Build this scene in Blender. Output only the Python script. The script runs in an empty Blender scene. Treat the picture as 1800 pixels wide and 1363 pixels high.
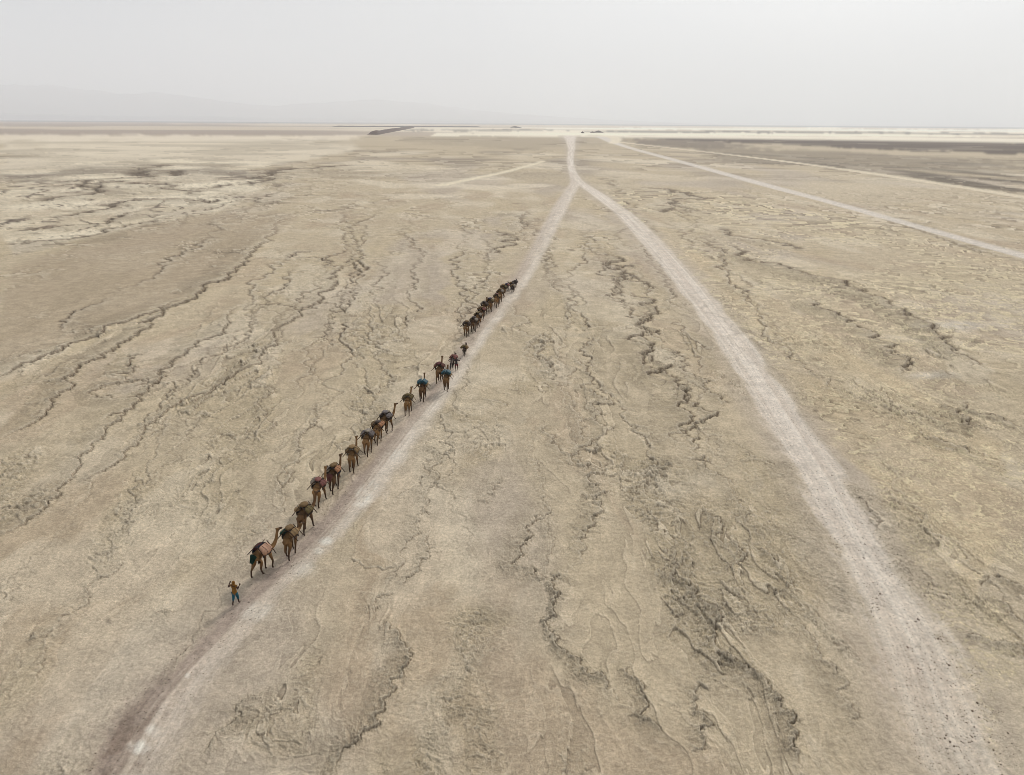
import bpy, bmesh, math, random
import numpy as np
from mathutils import Vector, Matrix, noise as mnoise

random.seed(7)
rng = np.random.default_rng(7)
sc = bpy.context.scene
COL = sc.collection

# ------------------------------------------------------------------ camera
F_PX, CAM_H, ROLL = 1347.0, 28.0, 0.00714      # focal length in pixels of the 1800 px wide photograph
PITCH = math.atan(466.0 / F_PX)
cam_data = bpy.data.cameras.new("camera")
cam_data.sensor_width = 36.0
cam_data.lens = 36.0 * F_PX / 1800.0
cam_data.clip_start = 0.5
cam_data.clip_end = 200000.0
cam = bpy.data.objects.new("camera", cam_data)
COL.objects.link(cam)
sp_, cp_ = math.sin(PITCH), math.cos(PITCH)
fw = Vector((0, cp_, -sp_)); rt = Vector((1, 0, 0)); up = Vector((0, sp_, cp_))
cx = rt * math.cos(ROLL) + up * math.sin(ROLL)
cy = -rt * math.sin(ROLL) + up * math.cos(ROLL)
m3 = Matrix((cx, cy, -fw)).transposed()
cam.matrix_world = Matrix.Translation((0, 0, CAM_H)) @ m3.to_4x4()
sc.camera = cam

# ------------------------------------------------------------------ light
SUN_EL, SUN_AZ = math.radians(31), math.radians(24)     # ahead of the camera, a little to the right
S = Vector((math.sin(SUN_AZ) * math.cos(SUN_EL), math.cos(SUN_AZ) * math.cos(SUN_EL), math.sin(SUN_EL)))
sun = bpy.data.lights.new("sun", 'SUN')
sun.energy = 3.0
sun.angle = math.radians(6)
sun.color = (1.0, 0.97, 0.925)
sun_o = bpy.data.objects.new("sun", sun)
sun_o.rotation_euler = S.to_track_quat('Z', 'Y').to_euler()
COL.objects.link(sun_o)

world = bpy.data.worlds.new("World")
sc.world = world
world.use_nodes = True
wn, wl = world.node_tree.nodes, world.node_tree.links
wn.clear()
w_out = wn.new('ShaderNodeOutputWorld'); w_bg = wn.new('ShaderNodeBackground')
sky = wn.new('ShaderNodeTexSky'); sky.sky_type = 'NISHITA'; sky.sun_disc = False
sky.sun_elevation = SUN_EL; sky.sun_rotation = SUN_AZ
sky.altitude = 0; sky.air_density = 1.0; sky.dust_density = 6.0; sky.ozone_density = 1.0
hs = wn.new('ShaderNodeHueSaturation'); hs.inputs['Saturation'].default_value = 0.12
veil = wn.new('ShaderNodeMix'); veil.data_type = 'RGBA'
veil.inputs[0].default_value = 0.84
veil.inputs[7].default_value = (6.35, 6.75, 7.3, 1)      # thin even overcast veil over the clear sky
w_tc = wn.new('ShaderNodeTexCoord'); w_mp = wn.new('ShaderNodeMapping'); w_mp.inputs['Scale'].default_value = (1.6, 1.6, 6.0)
w_ns = wn.new('ShaderNodeTexNoise'); w_ns.inputs['Scale'].default_value = 1.7; w_ns.inputs['Detail'].default_value = 5; w_ns.inputs['Roughness'].default_value = 0.5
w_cr = wn.new('ShaderNodeValToRGB'); w_cr.color_ramp.elements[0].position = 0.32; w_cr.color_ramp.elements[1].position = 0.68
w_cr.color_ramp.elements[0].color = (5.70, 6.28, 7.05, 1); w_cr.color_ramp.elements[1].color = (6.75, 7.15, 7.65, 1)
wl.new(w_tc.outputs['Generated'], w_mp.inputs[0]); wl.new(w_mp.outputs[0], w_ns.inputs['Vector']); wl.new(w_ns.outputs[0], w_cr.inputs[0]); wl.new(w_cr.outputs[0], veil.inputs[7])
wl.new(sky.outputs[0], hs.inputs['Color'])
wl.new(hs.outputs[0], veil.inputs[6])
wl.new(veil.outputs[2], w_bg.inputs['Color'])
w_bg.inputs['Strength'].default_value = 0.10
wl.new(w_bg.outputs[0], w_out.inputs['Surface'])

sc.view_settings.view_transform = 'Standard'
sc.view_settings.look = 'None'
sc.view_settings.exposure = 0.0
sc.view_settings.gamma = 1.0
sc.view_settings.use_curve_mapping = False
sc.render.engine = 'CYCLES'
sc.cycles.use_denoising = True
sc.cycles.sample_clamp_indirect = 2.0
sc.cycles.use_adaptive_sampling = False
sc.cycles.filter_width = 0.8
sc.cycles.max_bounces = 5
sc.cycles.diffuse_bounces = 3
sc.cycles.volume_bounces = 3

# ------------------------------------------------------------------ helpers
def lin(r, g, b):
    f = lambda c: (c / 255 / 12.92) if c / 255 <= 0.04045 else ((c / 255 + 0.055) / 1.055) ** 2.4
    return np.array([f(r), f(g), f(b)], dtype=np.float32)

def ground_at(x, y):
    """where a sight line through pixel (x, y) of the photograph meets the plain"""
    X = x - 900.0; Y = y - 681.5
    Xp = X * math.cos(ROLL) + Y * math.sin(ROLL)
    Yp = -X * math.sin(ROLL) + Y * math.cos(ROLL)
    d = (Xp / F_PX, cp_ - Yp / F_PX * sp_, -sp_ - Yp / F_PX * cp_)
    t = CAM_H / max(-d[2], 1e-4)
    return d[0] * t, d[1] * t

def photo_px(x, y):
    """inverse of ground_at for arrays of ground points"""
    dz = -CAM_H
    zc = y * cp_ - dz * sp_
    Xp = F_PX * x / zc
    Yp = -F_PX * (y * sp_ + dz * cp_) / zc
    X = Xp * math.cos(ROLL) - Yp * math.sin(ROLL)
    Y = Xp * math.sin(ROLL) + Yp * math.cos(ROLL)
    return X + 900.0, Y + 681.5

def tag(o, label=None, cat=None, group=None, kind=None):
    if label: o['label'] = label
    if cat: o['category'] = cat
    if group: o['group'] = group
    if kind: o['kind'] = kind
    return o

def link(name, me, mat=None, parent=None, loc=None, rot=None, scale=None):
    o = bpy.data.objects.new(name, me)
    COL.objects.link(o)
    if mat is not None and me is not None:
        if len(me.materials) == 0:
            me.materials.append(mat)
        o.material_slots[0].link = 'OBJECT'
        o.material_slots[0].material = mat
    if parent is not None: o.parent = parent
    if loc is not None: o.location = loc
    if rot is not None: o.rotation_euler = rot
    if scale is not None: o.scale = scale
    return o

def bm_mesh(bm, name, smooth=True):
    me = bpy.data.meshes.new(name)
    bm.to_mesh(me); bm.free()
    if smooth:
        for p in me.polygons: p.use_smooth = True
    return me

def sstep(a, b, x):
    t = np.clip((x - a) / (b - a), 0, 1)
    return t * t * (3 - 2 * t)

# gradient noise on arrays
_perm = rng.permutation(512).astype(np.int32)
_perm = np.concatenate([_perm, _perm])
_ang = rng.uniform(0, 2 * np.pi, 512)
_gx, _gy = np.cos(_ang).astype(np.float32), np.sin(_ang).astype(np.float32)
def pn(x, y, seed=0):
    x = (x + seed * 17.31).astype(np.float32); y = (y - seed * 9.77).astype(np.float32)
    xi = np.floor(x); yi = np.floor(y)
    fx = x - xi; fy = y - yi
    xi = xi.astype(np.int32) & 511; yi = yi.astype(np.int32) & 511
    u = fx * fx * fx * (fx * (fx * 6 - 15) + 10); v = fy * fy * fy * (fy * (fy * 6 - 15) + 10)
    x1 = (xi + 1) & 511; y1 = (yi + 1) & 511
    a0 = _perm[xi]; a1 = _perm[x1]
    h00 = _perm[a0 + yi]; h10 = _perm[a1 + yi]; h01 = _perm[a0 + y1]; h11 = _perm[a1 + y1]
    n00 = _gx[h00] * fx + _gy[h00] * fy
    n10 = _gx[h10] * (fx - 1) + _gy[h10] * fy
    n01 = _gx[h01] * fx + _gy[h01] * (fy - 1)
    n11 = _gx[h11] * (fx - 1) + _gy[h11] * (fy - 1)
    a = n00 + u * (n10 - n00); b = n01 + u * (n11 - n01)
    return (a + v * (b - a)) * 1.5

# ------------------------------------------------------------------ ground sheet: polar grid, finer where the eye is
T0, T1, NR = math.tan(math.radians(52) - PITCH), math.tan(math.atan(CAM_H / 12500.0) - PITCH), 890
deps = np.arctan(np.linspace(T0, T1, NR)) + PITCH
R_fine = CAM_H / np.tan(deps)
Rr = np.concatenate([np.linspace(0.6, R_fine[0] * 0.97, 14), R_fine, np.geomspace(13200, 52000, 14)])
AZ = math.radians(45)
A_fine = np.linspace(-AZ, AZ, 1210)
A_rest = np.linspace(AZ, 2 * math.pi - AZ, 64)[1:-1]
Aa = np.concatenate([A_fine, A_rest])
nR, nA = len(Rr), len(Aa)
RG, AG = np.meshgrid(Rr.astype(np.float32), Aa.astype(np.float32), indexing='ij')
GX = (RG * np.sin(AG)).astype(np.float32); GY = (RG * np.cos(AG)).astype(np.float32)
dr = np.gradient(Rr)
SPC = np.maximum(np.abs(dr), Rr * (2 * AZ / 1210)).astype(np.float32)[:, None]     # local grid spacing
def octw(lam):
    return sstep(1.6, 3.4, lam / SPC)
def row_of(r): return np.interp(r, Rr, np.arange(nR))
def col_of(a): return (np.asarray(a) + AZ) / (2 * AZ) * 1209

def fbm(lx, ly, octaves, seed, gain=0.5, fade=True, x=None, y=None):
    x = GX if x is None else x; y = GY if y is None else y
    out = np.zeros_like(GX); amp = 1.0
    for k in range(octaves):
        s = 2.03 ** k
        if fade:
            w = octw(min(lx, ly) / s); rows = np.nonzero(w[:, 0] > 0)[0]
            if len(rows) == 0: break
            i0, i1 = rows[0], rows[-1] + 1
            out[i0:i1] += pn(x[i0:i1] * (s / lx), y[i0:i1] * (s / ly), seed + k) * (amp * w[i0:i1])
        else:
            out += pn(x * (s / lx), y * (s / ly), seed + k) * amp
        amp *= gain
    return out

def polyline_px(pts):
    return np.array([ground_at(px, py) for px, py in pts])

def roughen(P, amount, levels):
    """fractal midpoint displacement of a polyline on the ground"""
    for _ in range(levels):
        Q = [P[0]]
        for a, b in zip(P[:-1], P[1:]):
            d = b - a; L = np.hypot(*d)
            n = np.array([-d[1], d[0]]) / max(L, 1e-6)
            Q.append((a + b) / 2 + n * rng.normal() * L * amount); Q.append(b)
        P = np.array(Q)
    return P

def stamp(P, reach, fn):
    """calls fn(slice, signed distance, along) on the grid window round each segment; reach per point"""
    s = 0.0
    for k in range(len(P) - 1):
        a, b = P[k], P[k + 1]
        R = max(reach[k], reach[k + 1])
        L = float(np.hypot(*(b - a)))
        if L < 1e-6: continue
        rr = [np.hypot(*a), np.hypot(*b)]; aa = [math.atan2(a[0], a[1]), math.atan2(b[0], b[1])]
        r0, r1 = max(min(rr) - R, 0.6), max(rr) + R
        da = R / max(min(rr), 1.0)
        i0, i1 = int(row_of(r0)), int(row_of(r1)) + 2
        j0, j1 = int(col_of(min(aa) - da)), int(col_of(max(aa) + da)) + 2
        j0 = max(j0, 0); j1 = min(j1, 1210); i1 = min(i1, nR)
        if j1 <= j0 or i1 <= i0: s += L; continue
        x = GX[i0:i1, j0:j1]; y = GY[i0:i1, j0:j1]
        d = (b - a) / L
        px_, py_ = x - a[0], y - a[1]
        t = np.clip(px_ * d[0] + py_ * d[1], 0, L)
        qx, qy = px_ - t * d[0], py_ - t * d[1]
        side = np.where(d[0] * py_ - d[1] * px_ >= 0, 1.0, -1.0)
        fn((slice(i0, i1), slice(j0, j1)), np.hypot(qx, qy) * side, s + t, t / L, k)
        s += L

# ---- tracks: (left edge x, right edge x, y) read off the photograph
TRACKS = {
 'left': [(100, 250, 1420), (150, 305, 1337), (200, 352, 1250), (275, 384, 1180), (340, 422, 1130), (403, 480, 1065), (468, 548, 1000), (528, 608, 940), (588, 672, 870),
          (645, 722, 800), (697, 763, 740), (755, 805, 680), (798, 842, 620), (842, 882, 560), (884, 924, 510), (919, 956, 455), (950, 982, 400), (976, 1004, 355), (998, 1019, 328), (1003, 1021, 316), (1000, 1014, 304)],
 'right': [(1640, 1850, 1430), (1600, 1776, 1337), (1572, 1738, 1250), (1543, 1690, 1150), (1500, 1630, 1050), (1452, 1556, 950), (1406, 1496, 850), (1348, 1428, 750), (1290, 1360, 650),
           (1258, 1322, 600), (1222, 1281, 550), (1184, 1238, 500), (1144, 1192, 450), (1101, 1142, 400), (1075, 1108, 370), (1036, 1062, 340), (1013, 1034, 325), (1003, 1022, 315),
           (998, 1012, 300), (995, 1008, 280), (999, 1012, 262), (996, 1010, 250), (996, 1007, 239)],
 'third': [(1051, 1063, 240), (1066, 1080, 249), (1100, 1117, 261), (1195, 1217, 287), (1290, 1317, 314), (1390, 1421, 341), (1490, 1522, 368), (1590, 1626, 397), (1692, 1730, 426), (1776, 1818, 449), (1850, 1892, 470)],
 'fourth': [(1083, 1093, 250), (1128, 1140, 255), (1245, 1262, 268.5), (1330, 1352, 279), (1450, 1478, 295), (1600, 1632, 317.5), (1700, 1735, 333), (1776, 1812, 346), (1860, 1896, 360)],
 'loop': [(1062, 1072, 239.5), (1076, 1086, 242), (1080, 1090, 247), (1072, 1082, 252)],
 'fifth': [(760, 790, 326), (800, 826, 318), (868, 890, 305), (925, 940, 291), (950, 962, 283)],
}
T_U = {}; T_S = {}
for name, rows in TRACKS.items():
    rows = np.array(rows, float)
    mid = []
    for a, b in zip(rows[:-1], rows[1:]):
        for t in np.linspace(0, 1, 5)[:-1]:
            mid.append(a + (b - a) * t)
    mid.append(rows[-1]); mid = np.array(mid)
    Lp = polyline_px(mid[:, [0, 2]]); Rp = polyline_px(mid[:, [1, 2]])
    C = (Lp + Rp) / 2
    if name in ('third', 'fourth'):
        d = np.gradient(C, axis=0); d /= np.hypot(d[:, 0], d[:, 1])[:, None]
        W = np.abs((Rp - Lp)[:, 0] * d[:, 1] - (Rp - Lp)[:, 1] * d[:, 0]) / 2
    else:
        W = np.hypot(*(Rp - Lp).T) / 2
    # light smoothing
    for _ in range(3):
        C[1:-1] = (C[:-2] + 2 * C[1:-1] + C[2:]) / 4; W[1:-1] = (W[:-2] + 2 * W[1:-1] + W[2:]) / 4
    U = np.full_like(GX, 9.0); SS = np.zeros_like(GX)
    def fn(sl, d, s, t, k, U=U, SS=SS, W=W):
        w = W[k] + (W[k + 1] - W[k]) * t
        u = d / np.maximum(w, np.maximum(SPC[sl[0]] * 0.15, 0.3))
        m = np.abs(u) < np.abs(U[sl])
        U[sl] = np.where(m, u, U[sl]); SS[sl] = np.where(m, s, SS[sl])
    stamp(C, W * 2.6 + 0.5, fn)
    T_U[name] = -U if C[0, 1] < C[-1, 1] else U     # u < 0 on the photograph's left side
    T_S[name] = SS

# ---- cracks traced from the photograph: (points, width px, strength)
SWEEPS = [   # the long ridges that sweep across the left of the plain
 ([(520,372),(470,420),(425,462),(406,487),(366,498),(345,520),(323,533),(288,553),(241,568),(237,588),(206,607),(156,638),(109,669),(113,689),(93,712),(70,739),(27,759),(-30,785)],1.5,.95),
 ([(470,520),(400,560),(350,600),(300,640),(280,655),(262,690),(233,712),(214,739),(187,763),(163,790),(140,822),(120,850),(95,880),(60,910),(25,932),(-40,965)],1.5,.9),
 ([(640,420),(611,467),(583,483),(560,518),(552,535),(530,556),(506,568),(486,596),(428,650),(395,672),(362,693),(311,712),(272,743),(250,770),(218,800),(196,822),(160,870),(130,900)],1.4,.85),
 ([(330,520),(250,555),(180,585),(120,607),(82,625),(40,640),(23,652),(-40,672)],1.4,.85),
]
CRACKS = [
 ([(758,932),(745,955),(755,977),(739,994),(723,1013),(713,1032)],1.0,.8), ([(690,1040),(661,1058),(661,1078)],1.0,.7),
 ([(642,1110),(681,1094),(686,1110),(703,1126),(719,1149),(713,1174),(694,1216),(677,1239),(668,1271),(648,1284),(600,1323),(585,1370)],1.5,1.1),
 ([(949,860),(949,900),(936,919),(929,948),(910,984),(910,997),(939,1003),(952,1016),(984,1013),(974,1029),(978,1052),(971,1074),(978,1087),(962,1103),(984,1123),(981,1139),(1004,1152),(1020,1165),(1042,1187),(1065,1197),(1068,1216),(1094,1239)],1.7,1.2),
 ([(1013,614),(1010,628),(1030,644),(1043,667),(1020,680),(1043,687),(1076,704),(1079,712),(1043,737),(1069,750),(1050,773),(1020,793),(1066,829),(1033,842),(1050,860),(1055,890),(1062,900),(1042,913),(1033,929),(1020,971),(1023,987),(994,1010)],1.2,1.0),
 ([(1056,443),(1069,463),(1096,479),(1112,496),(1129,509)],2.2,1.1), ([(1112,515),(1125,535),(1142,555),(1145,578),(1165,591)],2.2,1.3),
 ([(1109,568),(1112,591),(1129,605),(1148,618),(1129,631),(1155,651),(1172,671),(1198,687),(1205,710),(1214,737),(1205,760),(1228,783),(1244,803)],2.6,1.5),
 ([(1124,548),(1131,575),(1140,600),(1160,640),(1185,672),(1212,700),(1222,745),(1232,790)],2.4,1.4),
 ([(1244,803),(1215,812)],1.5,1.0), ([(1232,800),(1244,826),(1274,839),(1290,852)],1.8,1.0),
 ([(1155,611),(1185,624),(1198,638),(1218,657),(1238,674),(1261,694),(1284,720)],1.4,.9),
 ([(1242,900),(1268,916),(1265,939),(1290,955),(1313,974),(1307,984),(1281,994),(1287,1013)],1.5,1.1),
 ([(1213,974),(1207,987),(1187,1010),(1197,1026),(1226,1042),(1245,1065),(1261,1078),(1265,1097),(1255,1126),(1261,1139),(1284,1152),(1303,1165),(1326,1181),(1342,1191),(1355,1210),(1374,1229),(1381,1249),(1400,1258),(1404,1287),(1394,1313),(1404,1333),(1410,1380)],1.8,1.25),
 ([(1252,1203),(1226,1213),(1216,1236),(1223,1252),(1232,1281),(1239,1307),(1207,1323)],1.2,.9),
 ([(1110,1171),(1100,1187),(1123,1197),(1126,1216),(1139,1236),(1155,1274),(1165,1287)],1.3,1.0),
 ([(1349,945),(1371,1010),(1381,1036),(1407,1055)],1.0,.8), ([(1423,1087),(1420,1110),(1436,1145),(1445,1155),(1480,1190),(1500,1240),(1520,1300)],1.0,.7),
 ([(257,619),(233,650),(226,689)],1.6,.9), ([(280,646),(272,666),(233,712),(187,743)],1.4,.9),
 ([(564,440),(583,459),(611,467)],1.4,1.0),
 ([(868,405),(885,415),(877,435),(885,447)],1.3,.9), ([(819,537),(823,545),(812,553)],1.0,.9), ([(690,650),(730,644),(760,642)],.8,.7),
 ([(1283,432),(1306,444),(1318,456),(1372,467),(1411,479),(1458,489),(1489,500),(1520,510),(1555,526),(1586,543),(1613,561),(1644,580),(1664,603),(1707,631),(1742,650)],1.7,1.5),
 ([(1431,526),(1458,545),(1489,568),(1528,596),(1567,623),(1598,642),(1586,658)],1.5,1.3),
 ([(1644,712),(1683,722),(1707,737),(1738,759)],2.0,1.5), ([(1722,708),(1753,732),(1777,743),(1810,760)],1.4,1.0), ([(1644,767),(1672,778),(1707,798)],1.6,1.0),
 ([(1656,652),(1684,662)],2.0,1.2), ([(1592,638),(1612,646)],1.6,1.1),
 ([(1724,1032),(1731,1023),(1757,1013),(1776,1023),(1800,1028)],1.8,1.2), ([(1689,1111),(1728,1120),(1773,1131),(1800,1138)],1.2,1.0), ([(1763,1055),(1776,1075),(1790,1090)],1.8,1.1),
 ([(353,1330),(375,1297),(414,1267),(414,1244),(442,1225),(486,1206)],1.1,.8), ([(267,1079),(286,1074),(306,1078)],1.0,.8), ([(45,1125),(62,1112)],1.2,.8),
 ([(1270,400),(1330,420),(1400,440)],1.2,.8), ([(1130,330),(1180,352),(1230,372)],1.6,.9), ([(1150,360),(1164,374)],1.5,1.0),
 ([(745,888),(760,905)],1.0,.8), ([(850,700),(880,706),(886,716)],.8,.7), ([(935,590),(958,602),(946,622),(980,650),(985,690)],1.0,.8), ([(1040,455),(1085,500),(1100,540)],1.0,.8),
 ([(965,745),(975,765),(1005,800),(1030,835)],1.2,.8), ([(880,835),(866,862),(852,890)],.9,.7), ([(512,825),(508,850),(515,870)],1.0,.8),
 ([(690,880),(740,850),(745,800)],.8,.6), ([(700,990),(640,1000),(610,985)],.8,.6), ([(430,540),(520,545),(560,535)],.9,.7),
 ([(25,355),(120,345),(180,330),(260,310),(300,297)],1.6,1.0), ([(100,385),(200,365),(330,352),(380,358)],1.5,1.0), ([(60,330),(200,318),(300,330),(345,345)],1.5,.9), ([(25,432),(120,422),(200,402),(270,388)],1.5,1.0),
 ([(25,408),(90,400),(180,395),(240,372)],1.5,1.0), ([(240,290),(310,300),(330,310)],1.8,1.1), ([(380,335),(440,322),(470,305),(560,295),(640,290)],1.2,.8), ([(420,300),(520,296)],1.0,.7),
]
SP_R = np.abs(dr).astype(np.float32)[:, None]; SP_A = (Rr * (2 * AZ / 1210)).astype(np.float32)[:, None]
def crack_fn(P, W, ST, guard):
    def fn(sl, d, s, t, k):
        n = P[k + 1] - P[k]; q = np.hypot(*n) + 1e-9
        c = P[k] / (np.hypot(*P[k]) + 1e-9)                       # sight direction on the ground
        along = abs(n @ c) / q; across = math.sqrt(max(0.0, 1 - along * along))
        w = np.maximum(W[k], 0.62 * (SP_A[sl[0]] * along + SP_R[sl[0]] * across))
        w = np.broadcast_to(w, d.shape)
        m = np.abs(d) / w < np.abs(CD[sl]) / CWD[sl]
        if guard: m &= ~((CS[sl] > 0.9) & (np.abs(CD[sl]) < 4 * CWD[sl]))
        CD[sl] = np.where(m, d, CD[sl]); CWD[sl] = np.where(m, w, CWD[sl])
        CS[sl] = np.where(m, ST[k] + (ST[k + 1] - ST[k]) * t, CS[sl])
    return fn
CD = np.full_like(GX, 99.0); CS = np.zeros_like(GX); CWD = np.full_like(GX, 1.0)
for pts, wpx, st in SWEEPS + CRACKS:
    P = polyline_px(pts)
    L = np.hypot(*np.diff(P, axis=0).T).mean(); r = np.hypot(*P.mean(0))
    lev = int(np.clip(math.log2(max(L / max(0.16, r * 0.003), 1.01)) + 1, 1, 6))
    sweep = len(pts) > 6 and any(pts is q[0] for q in SWEEPS)
    P = roughen(P, 0.13 if sweep else 0.21, lev)
    rr = np.hypot(P[:, 0], P[:, 1]); slant = np.hypot(rr, CAM_H)
    # the width along the line of sight is foreshortened, so measure it across
    W = wpx * slant / F_PX * 1.0
    W *= np.sqrt(np.maximum(1.0, slant / 60.0))
    endfade = np.minimum(np.arange(len(P)), np.arange(len(P))[::-1]) / (0.12 * len(P))
    wob = np.interp(np.arange(len(P)), np.linspace(0, len(P), max(4, len(pts) * 2)), rng.uniform(0.92 if sweep else 0.75, 1.2, max(4, len(pts) * 2)))
    ST = st * np.clip(endfade, 0.25, 1) * wob
    stamp(P, W * 14 + 0.3, crack_fn(P, W, ST, False))
# long thin fissures running with the crust sheets toward the horizon
for n_ in range(46):
    x0 = rng.uniform(-34, 40); y0 = 24 + 130 * rng.random() ** 1.6; L = rng.uniform(40, 210)
    if n_ >= 32: x0 = rng.uniform(-110, 120); y0 = rng.uniform(60, 220); L = rng.uniform(70, 260)
    lean = np.interp(x0, [-40, -12, 0, 15, 45], [-0.19, -0.10, 0.01, 0.05, 0.11])
    ys = [y0]
    while ys[-1] < y0 + L: ys.append(ys[-1] + max(2.2, 0.035 * ys[-1]) * rng.uniform(.6, 1.4))
    ys = np.array(ys); ph = rng.uniform(0, 6.28, 3)
    xs = x0 + lean * (ys - y0) + 1.1 * np.sin(ys / 9.0 + ph[0]) + 1.6 * np.sin(ys / 23.0 + ph[1]) + rng.normal(0, .45, len(ys)) * np.sqrt(np.maximum(1, ys / 50))
    P = np.stack([xs, ys], -1)
    lev = 3
    P = roughen(P, 0.17, lev)
    slant = np.hypot(np.hypot(P[:, 0], P[:, 1]), CAM_H)
    W = rng.uniform(.8, 1.35) * slant / F_PX * np.sqrt(np.maximum(1.0, slant / 60.0))
    k_ = max(5, int(L / 14)); wob = np.interp(np.linspace(0, 1, len(P)), np.linspace(0, 1, k_), np.clip(rng.normal(.52, .30, k_), .08, 1.0))
    ef = np.minimum(np.linspace(0, 1, len(P)), np.linspace(1, 0, len(P))) / .1
    ST = wob * np.clip(ef, 0.1, 1)
    ST = ST * (1 - 0.45 * sstep(110, 230, slant)) * rng.uniform(.65, 1.1)
    if rng.random() < .4: P, W, ST = P[::-1], W[::-1], ST[::-1]
    stamp(P, W * 12 + 0.3, crack_fn(P, W, ST, True))
CQ = CD / CWD         # signed distance in crack widths

# ---- noises on the plain
wx = fbm(9, 16, 4, 11) * 2.6; wy = fbm(9, 16, 4, 21) * 4.0        # domain warp
FXs = GX + 0.05 * GY                                               # crust sheets run away from the camera, leaning left
rough = fbm(11, 34, 5, 31, 0.55, x=FXs + wx, y=GY + wy)            # where the crust is broken
ROUGH = 0.08 + 0.80 * sstep(-0.02, 0.50, rough)
fringe = np.where(CQ < 0, np.exp(np.minimum(CQ, 0) / 16.0), np.exp(-np.maximum(CQ, 0) / 4.0))
crackzone = fringe * np.clip(CS, 0, 1.6)
ROUGH = np.clip(ROUGH + (0.45 + 0.35 * sstep(45, 80, RG)) * crackzone, 0, 1.25)
sx_ = fbm(1.6, 1.2, 4, 24) * 0.5; sy_ = fbm(1.6, 1.2, 4, 27) * 0.5  # small scale warp
net = fbm(6.0, 34, 7, 41, 0.58, x=FXs + 0.6 * wx, y=GY + 0.6 * wy)
net2 = fbm(2.6, 6.0, 7, 55, 0.60, x=FXs + 0.4 * wx, y=GY + 0.4 * wy)
net3 = fbm(1.25, 0.75, 5, 65, 0.60, x=FXs + sx_, y=GY + sy_)
netmask = sstep(-0.02, 0.30, fbm(14, 30, 3, 61)) * (0.25 + 0.5 * ROUGH)
net2mask = sstep(0.0, 0.40, fbm(6, 9, 3, 71)) * (0.2 + 0.95 * ROUGH)
net3mask = sstep(-0.1, 0.35, fbm(3, 4, 3, 75)) * np.clip(ROUGH, 0, 1.2)
def saw(t):
    f = t - np.floor(t); return f
farw = np.maximum(1.0, SPC / 0.12)
NW = 0.10 * farw ** 0.8
TRK = np.zeros_like(GX)
e_n = fbm(2.0, 9.0, 5, 81, 0.6, x=FXs - 0.05 * GY) * 0.30 + fbm(0.5, 0.5, 3, 84, 0.6) * 0.12
for k, (a, b) in {'left': (1.25, .45), 'right': (1.18, .66), 'third': (1.2, .5), 'fourth': (1.2, .5), 'loop': (1.2, .5), 'fifth': (1.3, .3)}.items():
    T_U[k + '_m'] = sstep(a, b, np.abs(T_U[k]) + e_n)
    TRK = np.maximum(TRK, T_U[k + '_m'])
# ---- height
keep = 1 - 0.80 * TRK
Hh = fbm(30, 80, 3, 91) * 0.10 + fbm(5, 12, 4, 95) * 0.06
wr = np.zeros_like(GX); wr_big = np.zeros_like(GX)
for k, (lam, amp) in enumerate([(1.9, .05), (1.05, .06), (0.58, .058), (0.31, .046), (0.165, .032)]):
    w = octw(lam)
    if w.max() <= 0: continue
    n = pn((FXs + .5 * wx + sx_) / (lam * 1.35), (GY + .5 * wy + sy_) / (lam * 0.85), 101 + k)
    rdg = np.clip(1 - np.abs(n) * 1.8, 0, 1) ** 4
    wr += (rdg - 0.25) * (amp * w) * ((0.12 if lam > .4 else 0.32) + np.clip(ROUGH, 0, 1.2))
    if k in (1, 2, 3): wr_big += rdg * w
Hh += wr * keep
s1, s2, s3 = saw(net * 2.1), saw(net2 * 1.7), saw(net3 * 1.5)
m1, m2, m3_ = netmask * octw(1.6) * keep, net2mask * octw(0.9) * keep, net3mask * octw(0.45) * keep
Hh += s1 ** 3 * m1 * 0.16 * np.minimum(farw ** .5, 3) + s2 ** 3 * m2 * 0.085 * np.minimum(farw ** .4, 2.5) + s3 ** 2 * m3_ * 0.055
CSk = CS * (1 - 0.8 * np.maximum(T_U['third_m'], T_U['fourth_m'])) * (1 - 0.65 * T_U['right_m']) * (1 - 0.6 * T_U['left_m'])
lipC = (np.where(CQ < 0, np.exp(CQ / 2.2), 0.15 * np.exp(-CQ / 2.5)) - 1.2 * np.exp(-(CQ / 0.6) ** 2) - 0.10 * np.where(CQ > 0, np.exp(-CQ / 5.0), 0)) * CSk
Hh += lipC * np.minimum(0.11 * np.sqrt(farw), 0.5) * (1 - 0.4 * TRK)
# plates heaved up near the big fissures
heave = np.abs(fbm(1.3, 0.9, 5, 121, 0.62, x=FXs + sx_, y=GY + sy_)) * np.exp(-np.abs(CQ + 2.0) / 4.5) * np.clip(CS, 0, 1.8) * octw(0.5) * keep
Hh += heave * (0.07 + 0.10 * sstep(60, 100, RG))
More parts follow.
